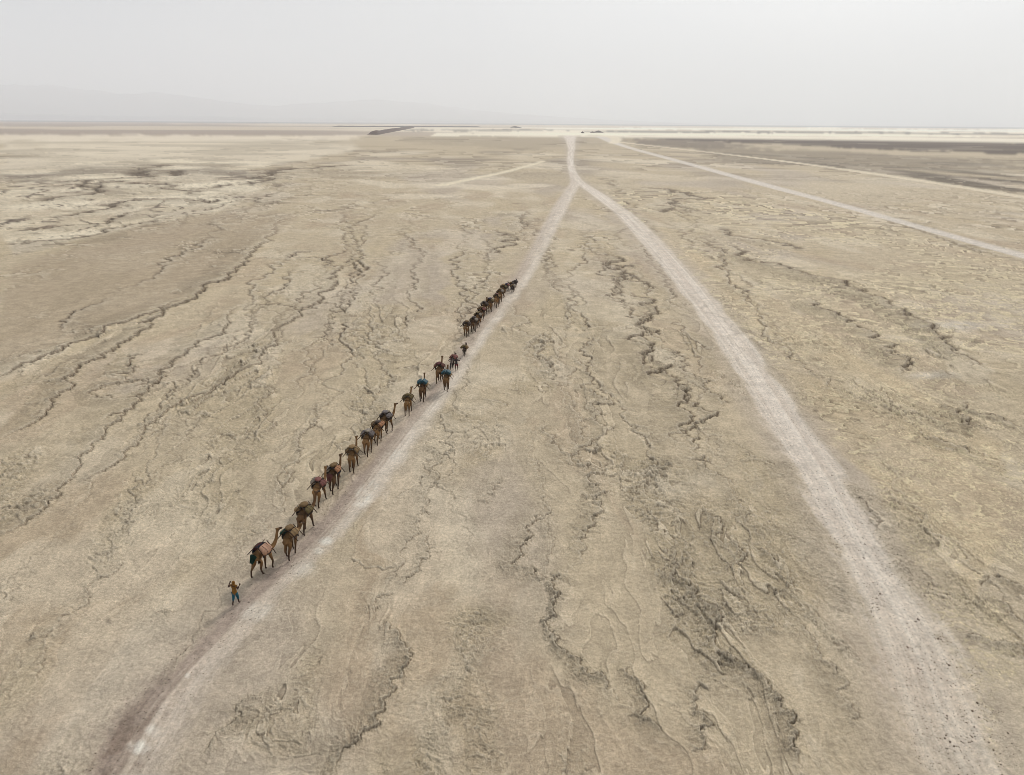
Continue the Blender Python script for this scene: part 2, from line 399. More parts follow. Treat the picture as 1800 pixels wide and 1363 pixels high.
# detail at the limit of the sheet's resolution, so far crust keeps its broken look
dashh = np.zeros_like(GX); dash_shade = np.zeros_like(GX); dash_lit = np.zeros_like(GX)
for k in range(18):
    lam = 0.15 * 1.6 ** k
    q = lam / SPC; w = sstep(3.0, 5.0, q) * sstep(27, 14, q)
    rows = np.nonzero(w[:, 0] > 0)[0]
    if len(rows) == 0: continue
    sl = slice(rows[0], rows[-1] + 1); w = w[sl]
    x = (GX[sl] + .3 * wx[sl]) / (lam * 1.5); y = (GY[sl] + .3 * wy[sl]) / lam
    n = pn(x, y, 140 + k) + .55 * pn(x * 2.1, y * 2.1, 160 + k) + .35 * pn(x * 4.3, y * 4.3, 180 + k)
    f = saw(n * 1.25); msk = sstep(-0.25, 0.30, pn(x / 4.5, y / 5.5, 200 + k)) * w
    dash_lit[sl] = np.maximum(dash_lit[sl], sstep(.78, .97, f) * msk)
    dash_shade[sl] = np.maximum(dash_shade[sl], sstep(.20, .0, f) * msk)  # masks for step light and shade put into the colour
    dashh[sl] += (f ** 2) * min(lam * .07, .16) * msk
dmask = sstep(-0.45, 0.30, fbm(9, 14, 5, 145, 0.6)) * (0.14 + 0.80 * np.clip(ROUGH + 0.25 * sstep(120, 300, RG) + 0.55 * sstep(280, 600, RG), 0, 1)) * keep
Hh += dashh * dmask
# short curled flakes crowding the fissures
net4 = fbm(0.85, 0.50, 4, 165, 0.6, x=FXs + sx_, y=GY + sy_)
s4 = saw(net4 * 2.3); m4 = np.clip(crackzone * 1.1, 0, 1.0) * octw(0.5) * keep
Hh += s4 ** 2 * m4 * 0.075
# tracks lie a hand lower, with shallow ruts
Ul, Ur = T_U['left'], T_U['right']
rut = pn(Ur * 5.0, T_S['right'] / 90.0, 131) + 0.8 * pn(Ur * 11.0, T_S['right'] / 70.0, 132) + 0.5 * pn(Ur * 22.0, T_S['right'] / 30.0, 135)
rutl = pn(Ul * 6.0, T_S['left'] / 22.0, 133) + 0.7 * pn(Ul * 13.0, T_S['left'] / 9.0, 134)
Hh += -0.07 * TRK + 0.035 * rut * T_U['right_m'] + 0.03 * rutl * T_U['left_m']
Hh += fbm(0.45, 0.45, 3, 141) * 0.035 * T_U['left_m'] * sstep(0.35, -0.4, Ul)      # hoof-trodden side
Hh = np.where(RG > 3000, Hh * 0.5, Hh)
Hh[0:6] *= 0.3

# ---- colour: crust, salt and mud, with some step light and shade painted in
def mix(c, c2, m):
    return c + (c2 - c) * m[..., None]
K = 0.95          # photograph value -> albedo
smooth_c = lin(188, 171, 144) * K; tan_c = lin(196, 178, 147) * K; grey_c = lin(180, 165, 147) * K
cream_c = lin(222, 207, 182) * K; salt_c = lin(234, 228, 214) * K; mud_c = lin(86, 70, 56) * K; ochre_c = lin(197, 177, 145) * K
C = np.broadcast_to(smooth_c, GX.shape + (3,)).astype(np.float32).copy()
big = fbm(40, 110, 4, 151, 0.55, x=FXs)
C = mix(C, grey_c, sstep(0.0, 0.5, big) * 0.8)
C = mix(C, lin(176, 155, 130) * K, sstep(0.05, 0.5, fbm(12, 40, 4, 155, 0.5, x=FXs + wx)) * 0.55)
C = mix(C, tan_c, np.clip(ROUGH, 0, 1) * 0.75)
C = mix(C, cream_c, sstep(0.1, 0.55, fbm(13, 30, 6, 161, 0.6, x=FXs + wx)) * 0.35)
PX, PY = photo_px(GX, np.maximum(GY, 5.0))
def blob(px, py, rx, ry, soft=0.5):
    return sstep(1 + soft, 1 - soft, np.hypot((PX - px) / rx, (PY - py) / ry))
def region(poly, wobble=1.0, blur=2):
    """inside test for a patch outlined on the plain, its edge broken by noise"""
    P = polyline_px(poly)
    a = fbm(60, 60, 9, 171, 0.62, fade=False); b = fbm(60, 60, 9, 191, 0.62, fade=False)
    amp = wobble * np.maximum(2.0, RG * 0.012); ampy = wobble * np.maximum(3.0, RG * RG / 28000.0 * 4)
    x = GX + a * amp; y = GY + b * ampy
    ins = np.zeros(GX.shape, bool)
    for (x0, y0), (x1, y1) in zip(P, np.roll(P, -1, axis=0)):
        c = (y0 > y) != (y1 > y)
        ins ^= c & (x < (x1 - x0) * (y - y0) / (y1 - y0 + 1e-9) + x0)
    m = ins.astype(np.float32)
    for _ in range(blur):
        m[1:-1, 1:-1] = (m[1:-1, 1:-1] * 2 + m[:-2, 1:-1] + m[2:, 1:-1] + m[1:-1, :-2] + m[1:-1, 2:]) / 6
    return m
# ochre crust beside the right track, pale slabs far left, smooth brown sheet below them
och = region([(1080, 380), (1150, 400), (1776, 780), (1790, 1300), (1740, 1180), (1560, 880), (1380, 660)], 1.0, 8)
C = mix(C, ochre_c, och * (0.40 + 0.50 * sstep(-0.2, 0.4, fbm(6, 18, 5, 205, 0.6, x=FXs))))
brown = region([(10, 470), (250, 390), (480, 372), (520, 385), (330, 520), (100, 610), (0, 640)], 0.7, 10)
C = mix(C, lin(174, 156, 131) * K, brown * 0.8)
slab = region([(0, 240), (560, 240), (640, 262), (430, 300), (470, 330), (380, 372), (240, 395), (0, 455)], 0.8, 5)
C = mix(C, lin(222, 208, 182) * K, slab * (0.45 + 0.55 * sstep(-0.3, 0.3, fbm(40, 46, 6, 215, 0.6))))
s_net = fbm(15, 26, 7, 225, 0.58)
slabline = slab * sstep(0.085, 0.01, np.abs(s_net)) * sstep(-.35, .15, fbm(40, 60, 3, 235))
C = mix(C, lin(104, 91, 80) * K, slabline * (0.95 - 0.5 * sstep(380, 600, RG)))  # dark slab lines: mud plus the shade of steps put into the colour
C = mix(C, cream_c, slab * sstep(420, 800, RG) * (0.25 + 0.65 * sstep(-0.2, 0.2, fbm(190, 150, 6, 239, .6))))
C = mix(C, lin(160, 142, 122) * K, slab * sstep(.1, .5, fbm(22, 40, 5, 237, .6)) * .4)
Hh += slab * np.where(s_net > 0, np.exp(-s_net / 0.12), -0.4) * 0.18
midpale = region([(560, 285), (690, 290), (830, 300), (1000, 330), (860, 350), (700, 350)], 0.8, 4)
C = mix(C, cream_c, midpale * sstep(0.0, 0.35, fbm(30, 40, 6, 245, 0.6)) * 0.6)
# streaked far plain
far = sstep(260, 620, RG)
C = mix(C, lin(150, 136, 118) * K, far * (1 - .8 * slab) * sstep(0.05, 0.4, fbm(70, 90, 8, 255, 0.62)) * 0.6)
C = mix(C, lin(136, 121, 104) * K, far * dash_shade * sstep(700, 300, RG) * 0.35 * (1 - slab))  # shaded step faces painted onto the far crust
C = mix(C, cream_c, far * sstep(0.05, 0.45, fbm(60, 110, 8, 265, 0.62)) * 0.6)
mott = region([(1230, 262), (1400, 262), (1600, 275), (1820, 282), (1820, 345), (1700, 328), (1560, 308), (1400, 290), (1280, 285)], 1.2, 3)
C = mix(C, lin(84, 72, 58) * K, mott * sstep(-0.25, 0.20, fbm(28, 90, 8, 275, 0.62)) * 0.85)
mott2 = region([(1100, 243), (1260, 244), (1320, 258), (1240, 264), (1120, 256)], .8, 3)
C = mix(C, lin(104, 91, 79) * K, mott2 * 0.75)
mott3 = region([(700, 238), (1060, 238), (1060, 258), (900, 262), (720, 250)], .9, 3)
C = mix(C, lin(116, 103, 90) * K, mott3 * sstep(-0.2, 0.3, fbm(60, 120, 7, 285, 0.6)) * 0.75)
dark = region([(1095, 239.5), (1230, 240), (1500, 239), (1900, 243), (1900, 274), (1700, 268.5), (1600, 266), (1450, 258.5), (1300, 251), (1200, 246.5)], 0.7, 2)
C = mix(C, lin(74, 58, 48) * K, dark * (0.80 + 0.20 * sstep(0.4, -0.3, fbm(40, 160, 7, 295, 0.6))))
C = mix(C, lin(70, 60, 56) * K, region([(1085, 239.6), (1300, 239.8), (1420, 241), (1300, 242), (1090, 241.6)], .25, 1) * 0.85)
# pale salt pans and dark mud bands toward the horizon
c_band = fbm(3600, 1300, 7, 305, 0.55, fade=False)
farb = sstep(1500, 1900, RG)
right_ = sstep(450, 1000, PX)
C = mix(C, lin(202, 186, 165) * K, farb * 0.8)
C = mix(C, lin(158, 141, 128) * K, farb * (1 - right_) * sstep(-0.25, 0.1, c_band) * 0.85)
C = mix(C, lin(240, 228, 204) * K, farb * right_ * sstep(0.15, -0.2, c_band) * 0.9)
C = mix(C, lin(228, 213, 190) * K, region([(-60, 237), (200, 238), (480, 240), (640, 238), (620, 246), (300, 247), (-60, 248)], .5, 2) * 0.75)
C = mix(C, lin(242, 231, 206) * K, region([(760, 234.5), (1000, 234), (1300, 234), (1600, 237), (1900, 240), (1900, 242), (1500, 239.5), (1100, 238.5), (760, 240)], .15, 1) * 0.85)
C = mix(C, lin(78, 68, 66) * K, region([(1000, 231), (1100, 230.5), (1500, 232), (1900, 236), (1900, 238), (1500, 234.8), (1060, 233)], .15, 1) * 0.8)
C = mix(C, lin(78, 68, 66) * K, region([(700, 227.5), (900, 228), (1000, 229.5), (900, 231.5), (720, 230.5)], .3, 1) * 0.6)
C = mix(C, lin(244, 236, 216) * K, region([(900, 224.5), (1250, 225.3), (1900, 229.5), (1900, 233), (1400, 229.5), (1000, 228)], .1, 1) * 0.9)
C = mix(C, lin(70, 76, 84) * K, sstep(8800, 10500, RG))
# tracks
dust = lin(215, 202, 184) * K; dust_w = lin(229, 217, 202) * K; trod = lin(162, 145, 131) * K; trod_d = lin(124, 106, 92) * K
st = np.clip(0.5 + (0.45 + 0.3 * sstep(60, 140, RG)) * rut + 0.5 * e_n, 0, 1)
Cr = mix(np.broadcast_to(lin(206, 191, 175) * K, C.shape).astype(np.float32).copy(), dust_w, st)
Cr = mix(Cr, lin(196, 181, 160) * K, sstep(0.2, 0.9, np.abs(Ur)) * 0.25)
fade_near = sstep(26, 60, RG) * 0.45 + 0.48
C = mix(C, Cr, T_U['right_m'] * fade_near)
halo = sstep(2.4, 0.9, np.abs(Ur)) * (1 - T_U['right_m'])
C = mix(C, lin(186, 171, 152) * K, halo * 0.6)
stl = np.clip(0.5 + 0.8 * rutl, 0, 1)
Cl = mix(np.broadcast_to(lin(188, 171, 152) * K, C.shape).astype(np.float32).copy(), dust, sstep(-0.5, 0.5, Ul + 0.8 * e_n) * (0.35 + 0.4 * sstep(36, 70, RG)))
Cl = mix(Cl, dust_w, stl * sstep(-0.5, 0.4, Ul) * sstep(-0.25, 0.45, fbm(2.2, 6.0, 5, 333, 0.6)) * (0.3 + 0.3 * sstep(48, 75, RG)))
near_l = sstep(120, 50, RG)
Cl = mix(Cl, trod, sstep(0.25, -0.45, Ul + 0.3 * rutl) * 0.9 * (0.35 + 0.65 * near_l))
Cl = mix(Cl, trod_d, sstep(0.35, -0.5, Ul + 0.5 * rutl + 1.2 * e_n) * sstep(41, 33.0, RG) * 0.75 * (0.35 + 0.65 * sstep(-0.25, 0.2, fbm(0.7, 1.5, 4, 343, 0.6))))
Cl = mix(Cl, mix(np.broadcast_to(lin(204, 189, 172) * K, C.shape).astype(np.float32).copy(), dust_w, stl * .7), sstep(120, 240, RG) * 0.7)
C = mix(C, Cl, T_U['left_m'] * 0.95)
hl = sstep(-2.3, -0.95, Ul) * sstep(0, -1, Ul) * (1 - T_U['left_m']) * sstep(300, 120, RG)
C = mix(C, lin(172, 156, 138) * K, hl * 0.25)
for (px, py, rx, ry, q) in [(640, 872, 13, 16, .9), (655, 852, 8, 8, .8), (628, 885, 9, 5, .8), (573, 950, 11, 7, .9), (560, 968, 8, 6, .5), (244, 1312, 17, 11, .9), (270, 1283, 12, 10, .6), (330, 1187, 5, 4, .6), (535, 1000, 20, 14, .35), (700, 800, 16, 10, .4), (452, 1075, 30, 16, .35)]:
    C = mix(C, salt_c, blob(px, py, rx, ry, .6) * q * np.clip(0.6 + 1.2 * e_n + 0.6 * rutl, 0, 1))
for k, c, q in [('third', lin(216, 205, 192) * K, .85), ('fourth', lin(222, 207, 180) * K, .8), ('loop', lin(226, 212, 186) * K, .9), ('fifth', lin(226, 212, 184) * K, .9)]:
    C = mix(C, np.asarray(c), T_U[k + '_m'] * q)
C = mix(C, lin(216, 211, 200) * K, (blob(1670, 573, 60, 9, .7) + blob(1640, 660, 40, 6, .7)) * 0.35)   # pale salt washes
C = mix(C, lin(110, 98, 86) * K, blob(191, 1093, 5, 5, .6) * 0.6)
# fissures show damp mud, lips carry pale salt; dashes carry painted step light and shade
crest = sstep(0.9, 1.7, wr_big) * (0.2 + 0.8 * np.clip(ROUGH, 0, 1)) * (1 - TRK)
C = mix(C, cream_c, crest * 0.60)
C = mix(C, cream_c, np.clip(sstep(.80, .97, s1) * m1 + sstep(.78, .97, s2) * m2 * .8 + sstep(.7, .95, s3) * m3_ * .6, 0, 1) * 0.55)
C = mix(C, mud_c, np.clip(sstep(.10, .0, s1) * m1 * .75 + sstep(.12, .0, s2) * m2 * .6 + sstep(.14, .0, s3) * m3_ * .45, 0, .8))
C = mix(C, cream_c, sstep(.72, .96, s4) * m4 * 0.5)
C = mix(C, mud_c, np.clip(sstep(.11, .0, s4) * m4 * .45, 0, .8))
rz = region([(1040, 325), (1300, 345), (1560, 400), (1830, 470), (1830, 1360), (1730, 1160), (1570, 890), (1390, 665), (1240, 520), (1110, 395)], .8, 8)
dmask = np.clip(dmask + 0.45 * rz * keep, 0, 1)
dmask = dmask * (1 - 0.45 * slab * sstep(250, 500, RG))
C = mix(C, cream_c, dash_lit * dmask * (0.65 + 0.25 * sstep(90, 200, RG)) * (1 - 0.72 * sstep(350, 700, RG) * (1 - .6 * slab)))  # pale salt crests, with light on the step edges painted in
C = mix(C, lin(218, 201, 162) * K, np.clip(dash_lit * rz * keep * 1.1, 0, 1) * 0.7)
C = mix(C, lin(112, 97, 79) * K, dash_shade * dmask * (0.55 + 0.30 * sstep(90, 260, RG)))  # dark dashes painted as the shaded faces of crust steps
CSk = CSk * (1 + 0.5 * sstep(70, 150, RG))
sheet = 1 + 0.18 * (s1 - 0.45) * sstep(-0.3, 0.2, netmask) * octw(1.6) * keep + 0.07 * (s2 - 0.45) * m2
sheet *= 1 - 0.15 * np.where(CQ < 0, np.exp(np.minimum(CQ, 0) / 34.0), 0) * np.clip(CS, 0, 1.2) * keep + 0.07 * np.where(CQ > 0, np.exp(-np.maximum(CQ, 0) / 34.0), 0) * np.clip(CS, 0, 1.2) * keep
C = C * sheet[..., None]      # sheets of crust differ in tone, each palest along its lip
gap = np.exp(-(CQ / (0.62 + 0.25 * sstep(70, 150, RG))) ** 2) * np.clip(CSk, 0, 1.2)
broken = sstep(0.2, 0.8, np.exp(-np.abs(CQ + 1.0) / 2.6) * CSk * (0.35 + 1.9 * np.abs(fbm(1.1, 0.9, 5, 315, 0.62))))
C = mix(C, cream_c, np.where(CQ < -0.6, np.exp((CQ + 0.6) / 1.3), 0) * np.clip(CSk * 1.3, 0, 1) * 0.75)
C = mix(C, lin(134, 114, 90) * K, broken * (0.08 + 0.36 * sstep(60, 110, RG)))
C = mix(C, mud_c, np.clip(gap, 0, 1) * (0.55 + 0.17 * sstep(50, 90, RG)))
grain = rng.normal(0, 1, GX.shape).astype(np.float32)
grain[1:-1, 1:-1] = grain[1:-1, 1:-1] * .7 + .3 * (grain[:-2, 1:-1] - grain[2:, 1:-1] + grain[1:-1, 2:] - grain[1:-1, :-2]) * .5
C = C * (1 + 0.045 * np.clip(grain, -2.2, 2.2) * sstep(900, 300, RG))[..., None]      # coarse sand and salt grains
C = np.clip(C, 0.01, 0.8)

verts = np.stack([GX, GY, Hh], -1).reshape(-1, 3)
centre = np.array([[0, 0, 0]], np.float32)
i = np.arange(nR - 1)[:, None]; j = np.arange(nA)[None, :]; j2 = (j + 1) % nA
quads = np.stack([i * nA + j, i * nA + j2, (i + 1) * nA + j2, (i + 1) * nA + j], -1).reshape(-1, 4)[:, ::-1]
nv = len(verts)
tris = np.stack([np.full(nA, nv), (np.arange(nA) + 1) % nA, np.arange(nA)], -1)
V = np.concatenate([verts, centre]).astype(np.float32)
me = bpy.data.meshes.new("ground")
me.vertices.add(len(V)); me.vertices.foreach_set("co", V.ravel())
loops = np.concatenate([quads.ravel(), tris.ravel()]).astype(np.int32)
starts = np.concatenate([np.arange(len(quads)) * 4, len(quads) * 4 + np.arange(len(tris)) * 3]).astype(np.int32)
me.loops.add(len(loops)); me.loops.foreach_set("vertex_index", loops)
me.polygons.add(len(starts)); me.polygons.foreach_set("loop_start", starts)
me.polygons.foreach_set("use_smooth", np.ones(len(starts), bool))
me.update(calc_edges=True)
ca = me.color_attributes.new("crust", 'FLOAT_COLOR', 'POINT')
rgba = np.ones((len(V), 4), np.float32); rgba[:nv, :3] = C.reshape(-1, 3); rgba[nv:, :3] = smooth_c
ca.data.foreach_set("color", rgba.ravel())
fa = me.attributes.new("broken", 'FLOAT', 'POINT')
fa.data.foreach_set("value", np.concatenate([np.clip(ROUGH * (1 - TRK), 0, 1).ravel(), [0]]).astype(np.float32))

def ground_z(x, y):
    r = math.hypot(x, y); a = math.atan2(x, y)
    fi, fj = float(row_of(r)), float(col_of(a))
    i0, j0 = int(fi), int(min(max(fj, 0), 1208)); ti, tj = fi - i0, min(max(fj - j0, 0), 1)
    h = Hh[i0:i0 + 2, j0:j0 + 2]
    return float((h[0, 0] * (1 - tj) + h[0, 1] * tj) * (1 - ti) + (h[1, 0] * (1 - tj) + h[1, 1] * tj) * ti)

def new_mat(name):
    m = bpy.data.materials.new(name); m.use_nodes = True
    return m, m.node_tree.nodes, m.node_tree.links, m.node_tree.nodes['Principled BSDF']

gm, N, L_, bsdf = new_mat("salt_crust")
bsdf.inputs['Roughness'].default_value = 0.95
bsdf.inputs['Specular IOR Level'].default_value = 0.12
tc = N.new('ShaderNodeTexCoord')
at = N.new('ShaderNodeAttribute'); at.attribute_name = "crust"
ab = N.new('ShaderNodeAttribute'); ab.attribute_name = "broken"
def noise(scale, detail, rough_, vec=None):
    n = N.new('ShaderNodeTexNoise'); n.inputs['Scale'].default_value = scale; n.inputs['Detail'].default_value = detail
    n.inputs['Roughness'].default_value = rough_
    L_.new(vec or tc.outputs['Object'], n.inputs['Vector']); return n
def ramp(src, a, b, lo, hi):
    r = N.new('ShaderNodeMapRange'); r.inputs[1].default_value = a; r.inputs[2].default_value = b
    r.inputs[3].default_value = lo; r.inputs[4].default_value = hi; L_.new(src, r.inputs[0]); return r
n1 = noise(4.0, 7, 0.78); n2 = noise(0.5, 7, 0.70); n3 = noise(20, 2, 0.6)
r1 = ramp(n1.outputs[0], 0.36, 0.64, 0.84, 1.14); r2 = ramp(n2.outputs[0], 0.35, 0.65, 0.86, 1.12); r3 = ramp(n3.outputs[0], 0.34, 0.66, 0.85, 1.14)
def mul(a, b):
    m = N.new('ShaderNodeMath'); m.operation = 'MULTIPLY'; L_.new(a, m.inputs[0]); L_.new(b, m.inputs[1]); return m.outputs[0]
v = mul(mul(r1.outputs[0], r2.outputs[0]), r3.outputs[0])
mx = N.new('ShaderNodeVectorMath'); mx.operation = 'SCALE'
L_.new(at.outputs['Color'], mx.inputs[0]); L_.new(v, mx.inputs['Scale'])
L_.new(mx.outputs[0], bsdf.inputs['Base Color'])
bamt = ramp(ab.outputs['Fac'], 0, 1, 0.4, 1.1)
def bump_(h, dist, prev=None):
    b_ = N.new('ShaderNodeBump'); b_.inputs['Strength'].default_value = 1.0; b_.inputs['Distance'].default_value = dist
    L_.new(h, b_.inputs['Height'])
    if prev is not None: L_.new(prev, b_.inputs['Normal'])
    return b_.outputs[0]
nb = bump_(mul(n2.outputs[0], bamt.outputs[0]), 0.10)
nb = bump_(mul(n1.outputs[0], bamt.outputs[0]), 0.12, nb)
nb = bump_(n3.outputs[0], 0.03, nb)
L_.new(nb, bsdf.inputs['Normal'])
me.materials.append(gm)
ground = bpy.data.objects.new("ground", me); COL.objects.link(ground)
tag(ground, "pale cracked salt and mud plain with sinuous dark fissures and two worn tracks", kind='structure')

# ------------------------------------------------------------------ mountains beyond the plain
def mountains():
    na, nr = 260, 26
    az = np.linspace(math.radians(-42), math.radians(16), na); rr = np.linspace(25500, 39000, nr)
    A, Rm = np.meshgrid(az, rr, indexing='ij')
    prof = np.interp(np.degrees(az), [-42, -36, -30, -24, -18, -12, -6, 0, 6, 12, 16], [860, 1010, 1080, 990, 690, 840, 690, 360, 170, 50, 10])
    z = np.zeros_like(A)
    for a in range(na):
        for b in range(nr):
            x, y = Rm[a, b] * math.sin(A[a, b]), Rm[a, b] * math.cos(A[a, b])
            f = mnoise.ridged_multi_fractal(Vector((x / 6000, y / 6000, 3.3)), 0.9, 2.1, 6, 1.0, 2.0)
            t = (Rm[a, b] - 25500) / 13500
            env = math.sin(math.pi * min(t * 1.0 + 0.02, 1)) ** 0.7
            z[a, b] = prof[a] * env * (0.45 + 0.36 * f) - 8
    z = np.minimum(z, 1640)
    me = bpy.data.meshes.new("mountain_range")
    vv = [(Rm[a, b] * math.sin(A[a, b]), Rm[a, b] * math.cos(A[a, b]), z[a, b]) for a in range(na) for b in range(nr)]
    ff = [(a * nr + b, a * nr + b + 1, (a + 1) * nr + b + 1, (a + 1) * nr + b) for a in range(na - 1) for b in range(nr - 1)]
    me.from_pydata(vv, [], ff)
    for p in me.polygons: p.use_smooth = True
    m, n, l, bs = new_mat("bare_rock")
    t = n.new('ShaderNodeTexNoise'); t.inputs['Scale'].default_value = 0.0012; t.inputs['Detail'].default_value = 6
    cr = n.new('ShaderNodeValToRGB'); cr.color_ramp.elements[0].color = (.10, .085, .075, 1); cr.color_ramp.elements[1].color = (.24, .21, .19, 1)
    tcc = n.new('ShaderNodeTexCoord'); l.new(tcc.outputs['Object'], t.inputs['Vector']); l.new(t.outputs[0], cr.inputs[0]); l.new(cr.outputs[0], bs.inputs['Base Color'])
    bs.inputs['Roughness'].default_value = 1.0
    o = link("mountain_range", me, m)
    tag(o, "faint mountain range fading into the haze beyond the plain", kind='structure')
mountains()

# ------------------------------------------------------------------ haze
def haze():
    bm = bmesh.new(); bmesh.ops.create_cube(bm, size=1.0)
    me = bm_mesh(bm, "haze", False)
    m = bpy.data.materials.new("haze_air"); m.use_nodes = True
    n, l = m.node_tree.nodes, m.node_tree.links; n.clear()
    out = n.new('ShaderNodeOutputMaterial'); pv = n.new('ShaderNodeVolumePrincipled')
    pv.inputs['Color'].default_value = (0.985, 0.99, 0.998, 1)
    pv.inputs['Density'].default_value = 0.0001
    pv.inputs['Anisotropy'].default_value = 0.1
    l.new(pv.outputs[0], out.inputs['Volume'])
    o = link("haze", me, m, loc=(0, 0, 849), scale=(108000, 108000, 1702))
    tag(o, "pale dusty haze hanging over the plain", kind='stuff')
haze()

# ------------------------------------------------------------------ materials for the things
def surf(name, rgb, var=0.25, scale=6.0, rough=0.9, stretch=None, rand=0.0):
    m, n, l, bs = new_mat(name)
    bs.inputs['Roughness'].default_value = rough; bs.inputs['Specular IOR Level'].default_value = 0.2
    tcc = n.new('ShaderNodeTexCoord'); vec = tcc.outputs['Object']
    if stretch:
        mp = n.new('ShaderNodeMapping'); mp.inputs['Scale'].default_value = stretch; l.new(vec, mp.inputs[0]); vec = mp.outputs[0]
    t = n.new('ShaderNodeTexNoise'); t.inputs['Scale'].default_value = scale; t.inputs['Detail'].default_value = 4; l.new(vec, t.inputs['Vector'])
    r = n.new('ShaderNodeMapRange'); r.inputs[1].default_value = .3; r.inputs[2].default_value = .7; r.inputs[3].default_value = 1 - var; r.inputs[4].default_value = 1 + var
    l.new(t.outputs[0], r.inputs[0]); val = r.outputs[0]
    if rand:
        oi = n.new('ShaderNodeObjectInfo'); rr = n.new('ShaderNodeMapRange'); rr.inputs[3].default_value = 1 - rand; rr.inputs[4].default_value = 1 + rand
        l.new(oi.outputs['Random'], rr.inputs[0]); mm = n.new('ShaderNodeMath'); mm.operation = 'MULTIPLY'
        l.new(val, mm.inputs[0]); l.new(rr.outputs[0], mm.inputs[1]); val = mm.outputs[0]
    sv = n.new('ShaderNodeVectorMath'); sv.operation = 'SCALE'; sv.inputs[0].default_value = tuple(float(c) for c in rgb[:3]); l.new(val, sv.inputs['Scale'])
    l.new(sv.outputs[0], bs.inputs['Base Color'])
    b = n.new('ShaderNodeBump'); b.inputs['Strength'].default_value = .5; b.inputs['Distance'].default_value = .03; l.new(t.outputs[0], b.inputs['Height']); l.new(b.outputs[0], bs.inputs['Normal'])
    return m

def coat(name, body, legs, rand=0.25):
    """animal coat: body colour, darker legs and head"""
    m = surf(name, body, .22, 5.0, .95, None, rand)
    n, l = m.node_tree.nodes, m.node_tree.links; bs = n['Principled BSDF']
    src = bs.inputs['Base Color'].links[0].from_socket
    tcc = n.new('ShaderNodeTexCoord'); sx = n.new('ShaderNodeSeparateXYZ'); l.new(tcc.outputs['Object'], sx.inputs[0])
    r = n.new('ShaderNodeMapRange'); r.inputs[1].default_value = .45; r.inputs[2].default_value = 1.15; l.new(sx.outputs['Z'], r.inputs[0])
    r2 = n.new('ShaderNodeMapRange'); r2.inputs[1].default_value = 1.35; r2.inputs[2].default_value = 1.75; r2.inputs[3].default_value = 1; r2.inputs[4].default_value = 0; l.new(sx.outputs['Y'], r2.inputs[0])
    mm = n.new('ShaderNodeMath'); mm.operation = 'MULTIPLY'; l.new(r.outputs[0], mm.inputs[0]); l.new(r2.outputs[0], mm.inputs[1])
    mxr = n.new('ShaderNodeMix'); mxr.data_type = 'RGBA'; l.new(mm.outputs[0], mxr.inputs[0])
    mxr.inputs[6].default_value = (*[float(c) for c in legs], 1); l.new(src, mxr.inputs[7]); l.new(mxr.outputs[2], bs.inputs['Base Color'])
    return m
CAMEL = coat("camel_hair", lin(126, 95, 61), lin(62, 45, 31))
CAMEL_D = coat("dark_camel_hair", lin(100, 74, 49), lin(54, 40, 29))
DONKEY = coat("donkey_hair", lin(74, 62, 54), lin(52, 43, 38))
M = {
 'pink': surf("faded_pink_sacking", lin(178, 140, 116), .22, 7), 'maroon': surf("maroon_cloth", lin(78, 38, 38), .3, 6), 'straw': surf("bundled_straw", lin(132, 108, 76), .4, 9, .95, (6, 1, 6)),
 'brown': surf("brown_matting", lin(108, 86, 58), .4, 8, .95, (5, 1, 5)), 'dark': surf("dark_blanket", lin(70, 60, 54), .35, 6), 'grey': surf("grey_sacking", lin(128, 118, 106), .4, 7),
 'green': surf("dark_green_cloth", lin(16, 52, 42), .25, 5), 'teal': surf("teal_tarpaulin", lin(26, 64, 74), .25, 5, .7), 'rose': surf("dusty_rose_cloth", lin(116, 74, 68), .3, 6),
 'navy': surf("navy_blanket", lin(42, 42, 56), .3, 6), 'red': surf("rust_red_cloth", lin(96, 60, 50), .3, 6), 'mottle': surf("mottled_grey_netting", lin(104, 96, 94), .75, 10, .9),
 'orange': surf("orange_sacking", lin(158, 114, 84), .25, 6), 'olive': surf("olive_matting", lin(98, 84, 54), .35, 8, .95, (5, 1, 5)), 'purple': surf("dark_purple_cloth", lin(52, 42, 62), .3, 6),
 'wood': surf("weathered_wood", lin(70, 52, 38), .3, 8), 'rope': surf("plaited_rope", lin(66, 54, 42), .3, 12), 'white': surf("white_cloth", lin(206, 200, 190), .15, 6),
 'skin': surf("dark_skin", lin(62, 42, 32), .1, 5, .6), 'mustard': surf("mustard_cotton", lin(118, 82, 32), .3, 6), 'trouser_blue': surf("teal_blue_cotton", lin(34, 84, 98), .25, 6),
 'black': surf("black_cotton", lin(46, 40, 42), .25, 6), 'shorts': surf("dark_red_cotton", lin(86, 30, 34), .25, 6), 'shirt_grey': surf("grey_cotton", lin(92, 82, 80), .3, 6), 'trouser_dark': surf("dark_cotton", lin(44, 38, 36), .25, 6),
 'hair': surf("black_hair", lin(24, 20, 18), .2, 9), 'eye': surf("eye_white", lin(190, 184, 176), .05, 5, .4), 'sandal': surf("brown_leather", lin(70, 48, 36), .2, 8),
 'stone': surf("dark_stone", lin(92, 75, 60), .35, 9, .95, None, .35), 'earth': surf("dark_earth", lin(70, 50, 40), .3, .06), 'spoil': surf("grey_spoil", lin(84, 75, 70), .25, .1),
}

